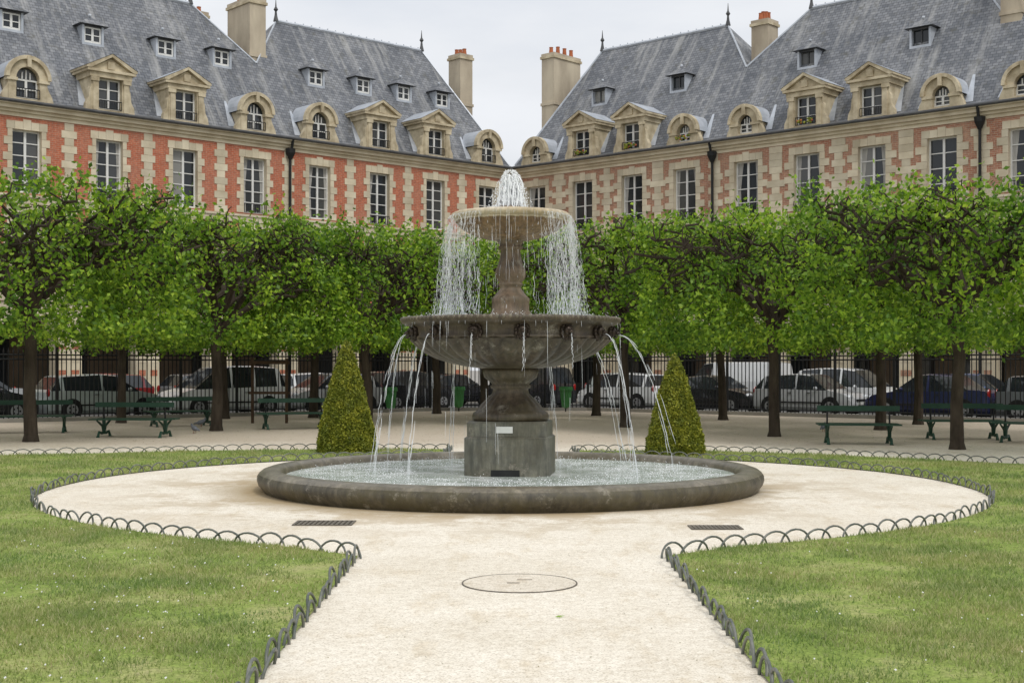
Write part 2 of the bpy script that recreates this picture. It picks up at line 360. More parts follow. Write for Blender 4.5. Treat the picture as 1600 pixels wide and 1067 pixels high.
for k in range(260):
    x=random.uniform(-1.3,1.3); y=random.uniform(6,13)
    s_=random.uniform(.004,.010); a=random.uniform(0,6.3); c_,d_=math.cos(a)*s_,math.sin(a)*s_
    g.poly([(x-c_,y-d_,.009),(x+d_*.5,y-c_*.5,.010),(x+c_,y+d_,.012),(x-d_*.5,y+c_*.5,.010)],'litter')
g.obj('leaf_litter')
def resample(P,step):
    out=[P[0]];carry=0.0
    for i in range(len(P)-1):
        a=Vector(P[i]);b=Vector(P[i+1]);l=(b-a).length
        if l<1e-9: continue
        t=step-carry
        while t<=l:
            out.append(tuple(a+(b-a)*(t/l))); t+=step
        carry=l-(t-step)
    return out
def hoops(name,P):
    g=MB(); pts=resample(P,.27)
    for i in range(len(pts)-1):
        a=Vector(pts[i]);b=Vector(pts[i+1]);c=(a+b)/2
        d=(b-a).normalized(); w=.185+random.uniform(-.008,.008);h=.14+random.uniform(-.018,.012); nrm=Vector((-d.y,d.x))
        tl=random.uniform(-.035,.035); off=nrm*(.012 if i%2 else -.012)
        arc=[(c.x+off.x+d.x*w*math.cos(t)+nrm.x*tl*math.sin(t),c.y+off.y+d.y*w*math.cos(t)+nrm.y*tl*math.sin(t),-.01+h*math.sin(t)) for t in [pi*k/10 for k in range(11)]]
        g.tube(arc,.0105,6,'hoop',cap=False)
    g.obj(name,smooth=True)
hoops('hoop_edging',[(-1.38,3),(-1.38,11.95)]+circ)
hoops('hoop_edging',[(1.38,3),(1.38,11.95)]+circR)
hoops('hoop_edging',[(-1.3,25.6)]+backL); hoops('hoop_edging',[(1.3,25.6)]+backR)
g=MB(); cx,cy=.06,10.5
g.lathe([(0,.0095),(.445,.0095)],cx,cy,48,'manhole'); g.lathe([(.445,.005),(.445,.0115),(.457,.0115),(.457,.005)],cx,cy,48,'iron2'); 
g.box(cx-.10,cx+.0,cy-.02,cy+.005,.0,.0115,'wood'); g.box(cx-.02,cx+.10,cy+.14,cy+.155,.0,.0115,'wood'); g.obj('manhole_cover')
for gx,gy,w,dd in ((-2.05,14.55,.62,.42),(2.16,14.15,.52,.34)):
    g=MB(); g.box(-w/2,w/2,-dd/2,dd/2,.005,.007,'iron')
    for k in range(13):
        x=-w/2+w*k/12; g.box(x-.014,x+.014,-dd/2,dd/2,.0075,.016,'iron2')
    for k in range(5):
        y=-dd/2+dd*k/4; g.box(-w/2-.012,w/2+.012,y-.01,y+.01,.0072,.0145,'iron2')
    g.obj('drain_grate',loc=(gx,gy,0))
g=MB(); 
g.poly([(0,0,.012),(.03,.012,.018),(.075,0,.016),(.03,-.02,.013)],'leaf'); g.obj('fallen_leaf',loc=(.29,9.05,0),rot=.3)
# ---------------------------------------------------------------- fountain
FX,FY=-.02,19.0
F=empty('fountain',(FX,FY,0))
g=MB()
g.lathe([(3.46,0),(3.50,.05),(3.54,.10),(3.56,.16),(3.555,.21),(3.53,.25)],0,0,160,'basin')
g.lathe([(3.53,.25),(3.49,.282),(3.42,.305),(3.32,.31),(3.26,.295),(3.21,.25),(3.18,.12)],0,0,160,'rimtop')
g.obj('basin_rim',F,True)
g=MB(); g.lathe([(0,.2),(.6,.2),(1.4,.2),(2.4,.2),(3.19,.2)],0,0,96,'water'); g.obj('pool_water',F,True)
def octa(g,w,c,z0,z1,mat,w2=None,c2=None):
    w2=w2 or w;c2=c2 or c
    def ring(w,c,z): 
        q=w-c; return [(-q,-w,z),(q,-w,z),(w,-q,z),(w,q,z),(q,w,z),(-q,w,z),(-w,q,z),(-w,-q,z)]
    A=ring(w,c,z0);B=ring(w2,c2,z1)
    for k in range(8):
        j=(k+1)%8; g.poly([A[k],A[j],B[j],B[k]],mat)
    g.poly(B,mat); g.poly(A[::-1],mat)
R7=Matrix.Rotation(math.radians(-7),3,'Z')
g=MB(lambda a,b,c:tuple(R7@Vector((a,b,c))))
octa(g,.60,.16,.1,.72,'ped'); octa(g,.60,.16,.722,.745,'ped',.565,.15); octa(g,.565,.15,.747,.93,'ped'); octa(g,.565,.15,.932,.955,'ped',.545,.15)
g.box(-.2,.2,-.606,-.5,.17,.29,'iron'); g.box(-.23,.23,-.603,-.5,.15,.31,'ped')  # black box stands in for an open hole, its shade put in the colour
g.obj('pedestal',F)
g=MB(lambda a,b,c:tuple(R7@Vector((a,b,c)))); g.box(-.13,.1,-.578,-.56,.80,.89,'plate'); g.obj('plaque',F)
g=MB()
prof=[(0.5,.95),(.545,.97),(.55,1.02),(.53,1.07),(.49,1.09),(.47,1.12),(.40,1.19),(.32,1.27),(.265,1.34),(.25,1.40),(.285,1.42),(.29,1.45),(.26,1.47),(.29,1.51),(.36,1.57),(.395,1.63),(.40,1.67),(.36,1.70)]
g.lathe(prof,0,0,120,'fount',lambda r,z,a: r*(1+(.05*abs(math.cos(a*10)) if 1.12<z<1.34 or 1.48<z<1.62 else 0))); g.obj('lower_column',F,True)
g=MB()
prof=[(.36,1.69),(.45,1.70),(.62,1.725),(.82,1.77),(1.0,1.83),(1.14,1.90),(1.25,1.98),(1.33,2.06),(1.37,2.10)]
def gad(r,z,a):
    k=min(1,max(0,(r-.4)/.3)); return r*(1+.055*k*abs(math.cos(a*20)))
P2=[]
for i in range(len(prof)-1):
    P2.append(prof[i]); P2.append(((prof[i][0]+prof[i+1][0])/2,(prof[i][1]+prof[i+1][1])/2))
g.lathe(P2+[prof[-1]],0,0,320,'fount',gad)
g.lathe([(1.36,2.09),(1.41,2.11),(1.41,2.14),(1.385,2.155),(1.40,2.26),(1.44,2.29),(1.50,2.31),(1.55,2.33),(1.565,2.37),(1.56,2.395),(1.53,2.41),(1.45,2.41),(1.38,2.40),(1.0,2.30),(.2,2.27)],0,0,128,'fount')
g.obj('lower_bowl',F,True)
g=MB(); g.lathe([(0,2.385),(.7,2.385),(1.42,2.385)],0,0,64,'water'); g.obj('bowl_water',F,True)
g=MB()
for k in range(112):
    a=2*pi*k/112; g.sphere((1.545*math.sin(a),-1.545*math.cos(a),2.385),(.03,.03,.03),'rimtop',seg=6,rings=4)
g.obj('bead_moulding',F,True)
heads=[math.radians(6.3+360/14*k) for k in range(14)]
g=MB()
for a in heads:
    R=Vector((math.sin(a),-math.cos(a),0)); Tn=Vector((math.cos(a),math.sin(a),0)); Z=Vector((0,0,1))
    def p(t,r,z): return Tn*t+R*(1.40+r)+Z*(2.19+z)
    g.sphere(p(0,.0,0),(.105,.05,.115),'bronze',Tn,R,Z,12,8)
    for j in range(11):
        b=2*pi*j/11; g.sphere(p(.085*math.cos(b),.02,.095*math.sin(b)),(.03,.03,.034),'bronze',Tn,R,Z,6,4)
    g.sphere(p(0,.055,.015),(.066,.055,.07),'bronze',Tn,R,Z,10,8)
    g.sphere(p(0,.115,-.0),(.036,.04,.026),'bronze',Tn,R,Z,8,6)
    g.sphere(p(0,.10,-.05),(.026,.03,.016),'bronze',Tn,R,Z,8,6)
    for sx in (-1,1):
        g.sphere(p(.06*sx,.04,.075),(.02,.014,.024),'bronze',Tn,R,Z,6,4); g.sphere(p(.028*sx,.105,.03),(.014,.012,.014),'bronze',Tn,R,Z,6,4)
g.obj('lion_heads',F,True)
g=MB()
prof=[(.30,2.30),(.30,2.42),(.285,2.44),(.285,2.50),(.265,2.52),(.265,2.62),(.27,2.64),(.27,2.69),(.23,2.73),(.19,2.78),(.155,2.83),(.15,2.86),(.175,2.88),(.175,2.90),(.16,2.92),(.19,2.97),(.205,3.03),(.20,3.09),(.17,3.16),(.145,3.24),(.135,3.32),(.14,3.38),(.175,3.40),(.175,3.43),(.15,3.45),(.18,3.49),(.21,3.53)]
g.lathe(prof,0,0,96,'col',lambda r,z,a: r*(1+(.08*abs(math.cos(a*8)) if 2.93<z<3.35 else 0))); g.obj('upper_column',F,True)
g=MB()
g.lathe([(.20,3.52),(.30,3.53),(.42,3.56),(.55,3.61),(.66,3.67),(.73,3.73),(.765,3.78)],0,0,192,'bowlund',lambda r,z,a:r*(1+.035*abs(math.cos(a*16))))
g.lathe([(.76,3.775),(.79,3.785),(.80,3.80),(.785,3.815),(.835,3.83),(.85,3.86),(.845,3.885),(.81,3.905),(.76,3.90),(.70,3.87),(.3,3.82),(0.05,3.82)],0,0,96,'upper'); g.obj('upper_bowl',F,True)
g=MB(); g.lathe([(0,3.872),(.72,3.872)],0,0,48,'water'); g.obj('upper_bowl_water',F,True)
g=MB(); g.lathe([(.24,3.87),(.25,3.93),(.22,3.98),(.12,4.02),(.06,4.04),(.05,4.10),(.0,4.1)],0,0,32,'col'); g.obj('nozzle',F,True)
g=MB()
def stream(p0,v0,zend,r0=.007,wob=.01,seg=14,gaps=.0,mat='spray'):
    p0=Vector(p0);v0=Vector(v0)
    a=-4.9;b=v0.z;c=p0.z-zend; T=(-b-math.sqrt(max(b*b-4*a*c,0)))/(2*a)
    pts=[];rad=[]
    for k in range(seg+1):
        t=T*k/seg; p=p0+v0*t+Vector((0,0,-4.9*t*t)); p+=Vector((random.uniform(-wob,wob),random.uniform(-wob,wob),0))*(k/seg); pts.append(p); rad.append(r0*random.uniform(.6,1.35))
    run=[];rr=[]
    for k in range(seg+1):
        if random.random()<gaps and k>1:
            if len(run)>1: rr[0]*=.3; rr[-1]*=.3; g.tube(run,rr,5,mat,False)
            run=[];rr=[]
        else: run.append(pts[k]); rr.append(rad[k])
    if len(run)>1: rr[-1]*=.4; g.tube(run,rr,5,mat,False)
for hi,a in enumerate(heads):
    R=Vector((math.sin(a),-math.cos(a),0)); Tn=Vector((math.cos(a),math.sin(a),0)); p=R*1.53+Vector((0,0,2.165))
    front=math.cos(a)>.72
    right=math.sin(a)>0
    sp=.12 if front else ([1.6,1.05,.75,1.35,.6][hi%5] if right else [.45,.8,.6,.35,.7][hi%5])
    for j in range(2 if front else 8):
        v=R*(sp*random.uniform(.90,1.07))+Vector((0,0,random.uniform(-.03,.08)))+Tn*random.uniform(-.07,.07)
        stream(p,v,random.uniform(1.5,1.9) if front else .2,.0038,.014,26,.06 if j<2 else .45)
g.obj('lion_jets',F,True)
g=MB()
clus=[1.0,1.25,1.45,1.62,1.9,2.3,-1.15,-1.4,-1.6,-1.0,-1.85,-2.3,.8,-.8,.68,-.62]
for k in range(520):
    if random.random()<.5: a=random.choice(clus)+random.gauss(0,.09)
    else: a=random.uniform(0,2*pi)
    if abs(math.sin(a))<.5 and random.random()<.85: continue
    R=Vector((math.sin(a),-math.cos(a),0)); st=random.choice([.05,.12,.2,.3,.45])
    stream(R*.85+Vector((0,0,3.86)),R*st,2.41,random.uniform(.0013,.0029),.03,30,.36)
for k in range(5200):
    a=random.choice(clus)+random.gauss(0,.16) if random.random()<.6 else random.uniform(0,2*pi)
    if abs(math.sin(a))<.5 and random.random()<.8: continue
    z=random.uniform(2.4,3.75); r=.87+.30*(3.8-z)/1.4*random.random()+random.gauss(0,.03); s_=random.uniform(.0013,.0030)
    g.sphere((r*math.sin(a),-r*math.cos(a),z),(s_,s_,s_*random.uniform(1,10)),'spray',seg=4,rings=3)
for k in range(34):
    a=random.uniform(-.9,.9); R=Vector((math.sin(a),-math.cos(a),0)); stream(R*.85+Vector((0,0,3.86)),R*.12,random.uniform(2.45,3.5),.0016,.008,12,.35)
for k in range(80):
    a=random.uniform(0,2*pi); R=Vector((math.sin(a),-math.cos(a),0)); z0=2.33
    stream(R*1.56+Vector((0,0,z0)),R*.05,random.uniform(.2,1.9),.002,.008,8,.5)
for k in range(1300):
    a=random.uniform(0,2*pi); r=1.0+random.random()*.54; z=2.39+abs(random.gauss(0,.03)); s_=random.uniform(.002,.006)
    g.sphere((r*math.sin(a),-r*math.cos(a),z),s_,'foam',seg=4,rings=3)
for k in range(4200):
    a=random.uniform(0,2*pi); r=random.uniform(1.4,3.0); z=.2+abs(random.gauss(0,.035)); s_=random.uniform(.002,.007)
    g.sphere((r*math.sin(a),-r*math.cos(a),z),s_,'foam',seg=4,rings=3)
g.obj('water_curtain',F,True)
g=MB()
for k in range(260):
    a=random.uniform(0,2*pi); R=Vector((math.sin(a),-math.cos(a),0)); s_=random.uniform(.04,.34); h=random.uniform(1.7,2.75)
    stream(R*.03+Vector((0,0,4.08)),R*s_+Vector((0,0,h)),3.9,random.uniform(.004,.010),.018,14,.12,random.choice(('foam','foam','spray')))
for k in range(1500):
    t=random.random(); a=random.uniform(0,2*pi); z=3.9+.62*(1-t); r=(.07+.27*t**.8)*random.uniform(.5,1.12); s_=random.uniform(.003,.007)
    g.sphere((r*math.sin(a),-r*math.cos(a),z),(s_,s_,s_*1.8),'foam',seg=5,rings=3)
g.obj('top_jet',F,True)
# ---------------------------------------------------------------- topiary
def leaf_quads(c,s0,s1):
    n=len(c); A=rng.normal(size=(n,3)); A/=np.linalg.norm(A,axis=1)[:,None]; B=rng.normal(size=(n,3)); B-=A*(A*B).sum(1)[:,None]; B/=np.linalg.norm(B,axis=1)[:,None]
    s=rng.uniform(s0,s1,n)[:,None]
    return np.stack([c-A*s,c+B*s*.62+A*s*.1,c+A*s,c-B*s*.62+A*s*.1],1).reshape(-1,3)
def topiary(x,y,h,r):
    E=empty('topiary_cone',(x,y,0))
    def rad(t): return r*(.93+.07*min(1,t*6))*(1-t)**.76+.02*(1-t)
    g=MB(); g.lathe([(rad(k/20)*.93,h*.98*k/20) for k in range(20)]+[(0,h*.97)],0,0,32,'yewcore'); g.obj('core',E,True)
    n=30000; t=1-np.sqrt(rng.uniform(0,1,n)); t=np.clip(t,0,.997); a=rng.uniform(0,2*pi,n)
    rr=r*(.93+.07*np.minimum(1,t*6))*(1-t)**.76+.02*(1-t); bumpy=.03*np.sin(a*5+t*9)+.025*np.sin(a*11-t*23)+.02*np.sin(a*3+t*40)
    rr=rr*(1+bumpy)+rng.normal(0,.016,n)
    c=np.stack([rr*np.cos(a),rr*np.sin(a),t*h],1)
    V=leaf_quads(c,.014,.028); me=bpy.data.meshes.new('needles'); me.from_pydata(V,[],np.arange(len(V)).reshape(-1,4)); me.materials.append(M['yew']); me.update()
    o=bpy.data.objects.new('needles',me); COL.objects.link(o); o.parent=E
topiary(-3.32,26.7,2.3,.60); topiary(3.17,25.9,2.0,.58)
# ---------------------------------------------------------------- trees
def tree_mesh(idx,hx=2.75,z0=2.15,z1=5.3,dens=1.0):
    g=MB(); tips=[]
    def branch(p,q,r0,r1,n=5,wob=.14,sides=6):
        p=Vector(p);q=Vector(q);pts=[];rad=[]
        for k in range(n+1):
            t=k/n; x=p.lerp(q,t)
            if 0<k<n: x+=Vector([random.uniform(-wob,wob) for _ in range(3)])
            x.z+=math.sin(t*pi)*wob*1.2
            pts.append(x); rad.append((r0+(r1-r0)*t)*random.uniform(.85,1.3))
        g.tube(pts,rad,sides,'bark'); return pts
    tr=[(0,0,-.05),(.01,0,.15),(random.uniform(-.04,.04),random.uniform(-.04,.04),1.0),(random.uniform(-.09,.09),.03,2.0),(random.uniform(-.12,.12),0,2.7),(0,0,3.3)]
    g.tube(tr,[.20,.15,.13,.125,.15,.11],10,'bark')
    nl=10
    for i in range(nl):
        a=2*pi*i/nl+random.uniform(-.25,.25); ex=hx*random.uniform(.6,.85)
        base=(0,0,random.uniform(2.5,3.3)); end=(ex*math.cos(a),ex*math.sin(a),random.uniform(3.5,4.8))
        pts=branch(base,end,.08,.05,6,.13,7)
        for j in range(7):
            st=pts[random.randint(2,6)]
            a2=a+random.uniform(-.8,.8); e2=hx*random.uniform(.7,1.2)
            q=Vector((max(-hx,min(hx,e2*1.15*math.cos(a2))),max(-hx,min(hx,e2*1.15*math.sin(a2))),random.uniform(3.5,z1-.1)))
            p2=branch(st,q,.042,.026,5,.15,5)
            for k in range(8):
                s3=p2[random.randint(1,5)]
                d=Vector((random.uniform(-1,1),random.uniform(-1,1),random.uniform(-.4,.9)))*random.uniform(.35,.85)
                q3=s3+d; q3.z=min(q3.z,z1+.1); q3.x=max(-hx,min(hx,q3.x)); q3.y=max(-hx,min(hx,q3.y))
                p3=branch(s3,q3,.019,.009,4,.09,4); tips.append(p3[-1])
    tips=[t for t in tips if random.random()<.38*dens]
    C=[np.array([[t.x,t.y,t.z] for t in tips])]
    def lob(v,k): return .09*np.sin(v*k+idx*1.7)
    n=int(520*dens); u=rng.uniform(-1,1,(n,3)); ax=rng.integers(0,2,n); sg=rng.choice([-1,1],n)
    for i in range(n): u[i,ax[i]]=sg[i]*rng.uniform(.8,1.03)
    zz=np.where(rng.uniform(0,1,n)<.8,rng.uniform(0,1,n)**1.25*.66,rng.uniform(.8,1.0,n))
    lobes=1+lob(u[:,0],6)+lob(u[:,1]+zz,7)
    C.append(np.stack([u[:,0]*hx*lobes,u[:,1]*hx*lobes,z0+.12+zz*(z1-z0-.12)],1))
    m2=int(115*dens); w=rng.uniform(-1,1,(m2,2)); C.append(np.stack([w[:,0]*hx*.97,w[:,1]*hx*.97,z1-.24+.32*np.sin(w[:,0]*8+idx)*np.sin(w[:,1]*7+idx)+rng.normal(0,.16,m2)],1))
    m3=int(50*dens); w=rng.uniform(-1,1,(m3,2)); C.append(np.stack([w[:,0]*hx*.95,w[:,1]*hx*.95,rng.uniform(z0,z0+.5,m3)],1))
    C=np.concatenate(C); rr=np.sqrt(C[:,0]**2+C[:,1]**2); lim=hx*1.18; f=np.minimum(1,lim/np.maximum(rr,.01)); C[:,0]*=f;C[:,1]*=f
    per=rng.integers(8,32,len(C)); c=np.repeat(C,per,axis=0); c=c+rng.normal(0,1,(len(c),3))*np.array([.16,.16,.15])
    c[:,2]=np.maximum(c[:,2],z0-.08+.20*np.sin(c[:,0]*2.6+idx)*np.cos(c[:,1]*2.9)+rng.uniform(-.08,.3,len(c)))
    V=leaf_quads(c,.042,.078)
    nb=len(g.v); bv=np.array(g.v); allv=np.concatenate([bv,V])
    faces=[tuple(f) for f in g.f]+[tuple(x) for x in (np.arange(len(V)).reshape(-1,4)+nb).tolist()]
    me=bpy.data.meshes.new('linden_tree'); me.from_pydata(allv.tolist(),[],faces)
    me.materials.append(M['bark']); me.materials.append(M['leaf'])
    me.polygons.foreach_set('material_index',[0]*len(g.f)+[1]*(len(V)//4)); me.update()
    return me
TM=[tree_mesh(i) for i in range(5)]
TB=[tree_mesh(i+5,hx=2.4,dens=.7) for i in range(2)]
trees=[(-11.1,30.7,1.06,0),(-8.0,36.0,1.05,0),(-4.3,39.6,1.06,0),(-14.4,25.6,1,0),(9.3,27.8,.97,0),(6.5,33,.98,0),(3.25,38.2,1.04,0),(12.1,22.6,.95,0),
 (-.9,43.5,1.02,0),(-16.2,33.5,1.04,1),(-12.1,41.2,1.0,1),(-6.8,45.5,1.03,1),(10.1,36.5,1.02,1),(6.9,43.5,1,1),(3.0,47.5,1.04,1),(14.3,31,1.02,1),(-2.8,49.5,1.06,1),(-9.6,44.5,1,1),(12.2,40,1,1)]
for i,(x,y,s,bk) in enumerate(trees):
    o=bpy.data.objects.new('linden_tree',TB[i%2] if bk else TM[i%5]); COL.objects.link(o); o.location=(x,y,0); o.scale=(s,s,s*random.uniform(.97,1.04))
    o.rotation_euler[2]=(pi/4 if abs(x)>2 else 0)+pi/2*random.randint(0,3)+random.uniform(-.12,.12)
# ---------------------------------------------------------------- houses
EZ=12.45; RD=4.7; RZ=19.25; SL=(RZ-EZ)/RD
def window(g,uc,w,z0,z1,d,arch=False,rows=4,cols=2):
    g.poly([(uc-w/2,d+.05,z0),(uc-.0,d+.05,z0),(uc,d+.05,z1),(uc-w/2,d+.05,z1)],'glass'); g.poly([(uc,d+.05,z0),(uc+w/2,d+.05,z0),(uc+w/2,d+.05,z1),(uc,d+.05,z1)],'glass')
    fw=.065
    g.box(uc-w/2,uc-w/2+fw,d,d+.045,z0,z1,'white'); g.box(uc+w/2-fw,uc+w/2,d,d+.045,z0,z1,'white')
    g.box(uc-w/2+fw,uc+w/2-fw,d+.002,d+.045,z1-fw,z1,'white'); g.box(uc-w/2+fw,uc+w/2-fw,d+.002,d+.045,z0,z0+fw*1.5,'white')
    g.box(uc-.05,uc+.05,d-.01,d+.044,z0+fw*1.5,z1-fw,'white')
    for r in range(1,rows):
        z=z0+(z1-z0)*r/rows
        g.box(uc-w/2+fw,uc-.05,d+.008,d+.043,z-.02,z+.02,'white'); g.box(uc+.05,uc+w/2-fw,d+.008,d+.043,z-.02,z+.02,'white')
    if z1-z0>2:
        q=random.random()
        if q<.55:
            for sx in (-1,1):
                if q<.12 and sx<0: continue
                e=random.uniform(.08,.24); t=e+random.uniform(.02,.12)
                g.poly([(uc+sx*w/2,d+.0475,z0+.05),(uc+sx*(w/2-fw-e),d+.0475,z0+.05),(uc+sx*(w/2-fw-e*.8),d+.0475,(z0+z1)/2),(uc+sx*(w/2-fw-t),d+.0475,z1),(uc+sx*w/2,d+.0475,z1)],'curtain')
        elif q<.64:
            zz=z1-random.uniform(.4,1.2); g.poly([(uc-w/2+.05,d+.0475,zz),(uc+w/2-.05,d+.0475,zz),(uc+w/2-.05,d+.0475,z1-.02),(uc-w/2+.05,d+.0475,z1-.02)],'curtain')
def railing(g,u0,u1,d,z0,z1):
    g.box(u0,u1,d-.02,d+.02,z1-.03,z1,'iron'); g.box(u0,u1,d-.015,d+.015,z0,z0+.025,'iron')
    n=max(3,int((u1-u0)/.11))
    for k in range(n+1):
        u=u0+(u1-u0)*k/n; g.box(u-.01,u+.01,d-.01,d+.01,z0+.025,z1-.03,'iron')
def house(side,u0,wd,nb,first,sp,types,updorm,chim,brick,cornerend=False,ww=1.2):
    H=empty('brick_house',L(side,u0+wd/2,0,0))
    org=Vector(L(side,u0+wd/2,0,0))
    def TT(a,b,c): 
        p=Vector(L(side,a,b,c))-org; return tuple(p)
    W=MB(TT);St=MB(TT);Wi=MB(TT)
    u1=u0+wd
    cs=[u0+first+sp*i for i in range(nb)]
    bounds=[u0]+[(cs[i]+cs[i+1])/2 for i in range(nb-1)]+[u1]
    fl=[(5.3,8.0),(8.80,11.35)]
    for i,c in enumerate(cs):
        a,b=bounds[i],bounds[i+1]; l,r=c-ww/2,c+ww/2
        for (x0,x1) in ((a,l),(r,b)): W.poly([(x0,0,4.4),(x1,0,4.4),(x1,0,12.3),(x0,0,12.3)],brick)
        for z0,z1 in ((4.4,5.3),(8.0,8.80),(11.35,12.3)): W.poly([(l,0,z0),(r,0,z0),(r,0,z1),(l,0,z1)],brick)
        for z0,z1 in fl:
            for x in (l,r): W.poly([(x,0,z0),(x,.3,z0),(x,.3,z1),(x,0,z1)],'stone')
            W.poly([(l,0,z0),(r,0,z0),(r,.3,z0),(l,.3,z0)],'stone'); W.poly([(l,0,z1),(r,0,z1),(r,.3,z1),(l,.3,z1)],'stone')
            window(Wi,c,ww,z0,z1,.2,rows=5 if side<0 else 4)
            if z0<8: St.box(l-.1,r+.1,-.09,.02,z0-.14,z0-.002,'stone')
            if side>0 or (i+int(z0))%2==0: railing(Wi,l+.02,r-.02,-.05,z0+.02,z0+.45)
            nq=int(round((z1-z0)/.3)); hh=(z1-z0)/nq
            for q in range(nq):
                wq=.20 if q%2 else .36
                if side>0: wq=.26 if q%2 else .50
                jj=random.uniform(-.03,.03)
                St.box(l-wq-jj,l-.004,-.035,.01,z0+q*hh+.006,z0+(q+1)*hh-.006,'stone'); St.box(r+.004,r+wq+jj,-.035,.01,z0+q*hh+.006,z0+(q+1)*hh-.006,'stone')
            for q in range(5):
                x0=l-.25+(ww+.5)*q/5; St.box(x0+.005,x0+(ww+.5)/5-.005,-.04,.01,z1+.004,z1+(.33 if q!=2 else .42),'stone')
        ah=1.22; zs=2.75; zt=4.4
        for x0,x1 in ((a,c-ah),(c+ah,b)): W.poly([(x0,0,0),(x1,0,0),(x1,0,zt),(x0,0,zt)],'stone')
        n=12
        for k in range(n):
            t0=pi*k/n;t1=pi*(k+1)/n; p0=(c+ah*math.cos(t0),zs+ah*math.sin(t0));p1=(c+ah*math.cos(t1),zs+ah*math.sin(t1))
            W.poly([(p0[0],0,p0[1]),(p0[0],0,zt),(p1[0],0,zt),(p1[0],0,p1[1])],'stone')
            W.poly([(p0[0],0,p0[1]),(p0[0],.7,p0[1]),(p1[0],.7,p1[1]),(p1[0],0,p1[1])],'stone')
        for x in (c-ah,c+ah): W.poly([(x,0,0),(x,.7,0),(x,.7,zs),(x,0,zs)],'stone')
        St.box(c-ah-.35,c-ah+.05,-.06,.02,zs-.12,zs+.05,'stone'); St.box(c+ah-.05,c+ah+.35,-.06,.02,zs-.12,zs+.05,'stone')
        W.box(c-.9,c+.9,4.1,4.24,0.1,3.1,'door'); 
        for q in range(2): Wi.box(c-.75+q*.8,c-.05+q*.8,4.05,4.09,.9,2.8,'glass')
        for q in range(9):
            zz=.25+q*.28
            if q%2==0: 
                St.box(c-ah-.44,c-ah-.12,-.012,.01,zz,zz+.25,brick if q%4==0 else 'stone'); 
                St.box(c+ah+.12,c+ah+.44,-.012,.01,zz,zz+.25,brick if q%4==0 else 'stone')
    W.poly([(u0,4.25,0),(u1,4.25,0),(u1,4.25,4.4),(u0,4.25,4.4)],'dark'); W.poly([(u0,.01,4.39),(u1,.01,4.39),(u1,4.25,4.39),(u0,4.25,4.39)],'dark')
    for x in (u0+.001,u1-.001): W.poly([(x,0,4.4),(x,9.4,4.4),(x,9.4,12.4),(x,0,12.4)],'plaster')
    W.poly([(u0,9.4,0),(u1,9.4,0),(u1,9.4,12.4),(u0,9.4,12.4)],'plaster')
    for j,bx in enumerate(bounds):
        for z0,z1 in ((4.88,8.34),(8.74,11.84)):
            nq=int(round((z1-z0)/.32)); hh=(z1-z0)/nq
            for q in range(nq):
                w=.20 if q%2 else .33
                if side>0 and random.random()<.35: w+=.14
                x0=max(bx-w,u0+.003);x1=min(bx+w,u1-.003)
                St.box(x0,x1,-.03,.01,z0+q*hh+.005,z0+(q+1)*hh-.005,'stone')
    g0,g1=u0+.002,u1-.002
    St.box(g0,g1,-.09,.02,4.42,4.76,'stone'); St.box(g0,g1,-.13,.02,4.762,4.86,'stone')
    St.box(g0,g1,-.07,.02,8.36,8.62,'stone'); St.box(g0,g1,-.12,.02,8.622,8.72,'stone')
    St.box(g0,g1,-.05,.02,11.86,12.02,'stone'); St.box(g0,g1,-.16,.02,12.022,12.14,'stone'); St.box(g0,g1,-.30,.02,12.142,12.3,'stone'); St.box(g0,g1,-.42,.02,12.302,12.40,'stone')
    W.obj('walls',H); 
    Rf=MB(TT); ov=-.40
    mA,mB=2.5,2.3
    k=math.sqrt(1+SL*SL)
    ra,rb=u0+mA,u1-mB
    dv=2.8
    def ruv(u,d): return (u,d*k)
    Rf.poly([(u0,ov,EZ),(u1,ov,EZ),(u1,0.25,EZ+.22),(u0,.25,EZ+.22)],'slate',[(u0,-1),(u1,-1),(u1,0.3),(u0,.3)])
    d0=.25
    def rq(d): return EZ+.22+(d-.25)*(RZ-EZ-.22)/(RD-.25)
    if cornerend: pl=[(u0,d0),(u1,d0),(u1,dv),(rb,RD),(ra,RD)]
    else: pl=[(u0,d0),(u1,d0),(u1,dv),(rb,RD),(ra,RD),(u0,dv)]
    Rf.poly([(u,d,rq(d)) for u,d in pl],'slate',[ruv(u,d) for u,d in pl])
    D2=2*RD
    plb=[(u,D2-d) for u,d in pl]
    Rf.poly([(u,d,rq(D2-d)) for u,d in plb],'slate',[ruv(u,d) for u,d in plb])
    Rf.poly([(u1,dv,rq(dv)),(rb,RD,RZ),(u1,D2-dv,rq(dv))],'slate',[(dv,0),(RD,5),(D2-dv,0)])
    if cornerend: Rf.poly([(u0,d0,rq(d0)),(ra,RD,RZ),(u0,D2-d0,rq(d0))],'slate',[(0,0),(RD,8),(D2,0)])
    else: Rf.poly([(u0,dv,rq(dv)),(ra,RD,RZ),(u0,D2-dv,rq(dv))],'slate',[(dv,0),(RD,5),(D2-dv,0)])
    tz=MB()
    def ws(u,d,z): return Vector(L(side,u,d,z))-org
    tz.tube([ws(ra,RD,RZ+.02),ws(rb,RD,RZ+.02)],.09,6,'zinc')
    tz.tube([ws(rb,RD,RZ+.02),ws(u1,dv,rq(dv)+.02)],.05,5,'zinc')
    tz.tube([ws(ra,RD,RZ+.02),ws(u0,d0 if cornerend else dv,rq(d0 if cornerend else dv)+.02)],.05,5,'zinc')
    for q in range(int((rb-ra)/.5)): 
        u=ra+.25+q*.5; tz.tube([ws(u,RD,RZ+.05),ws(u,RD,RZ+.17)],.03,4,'zinc')
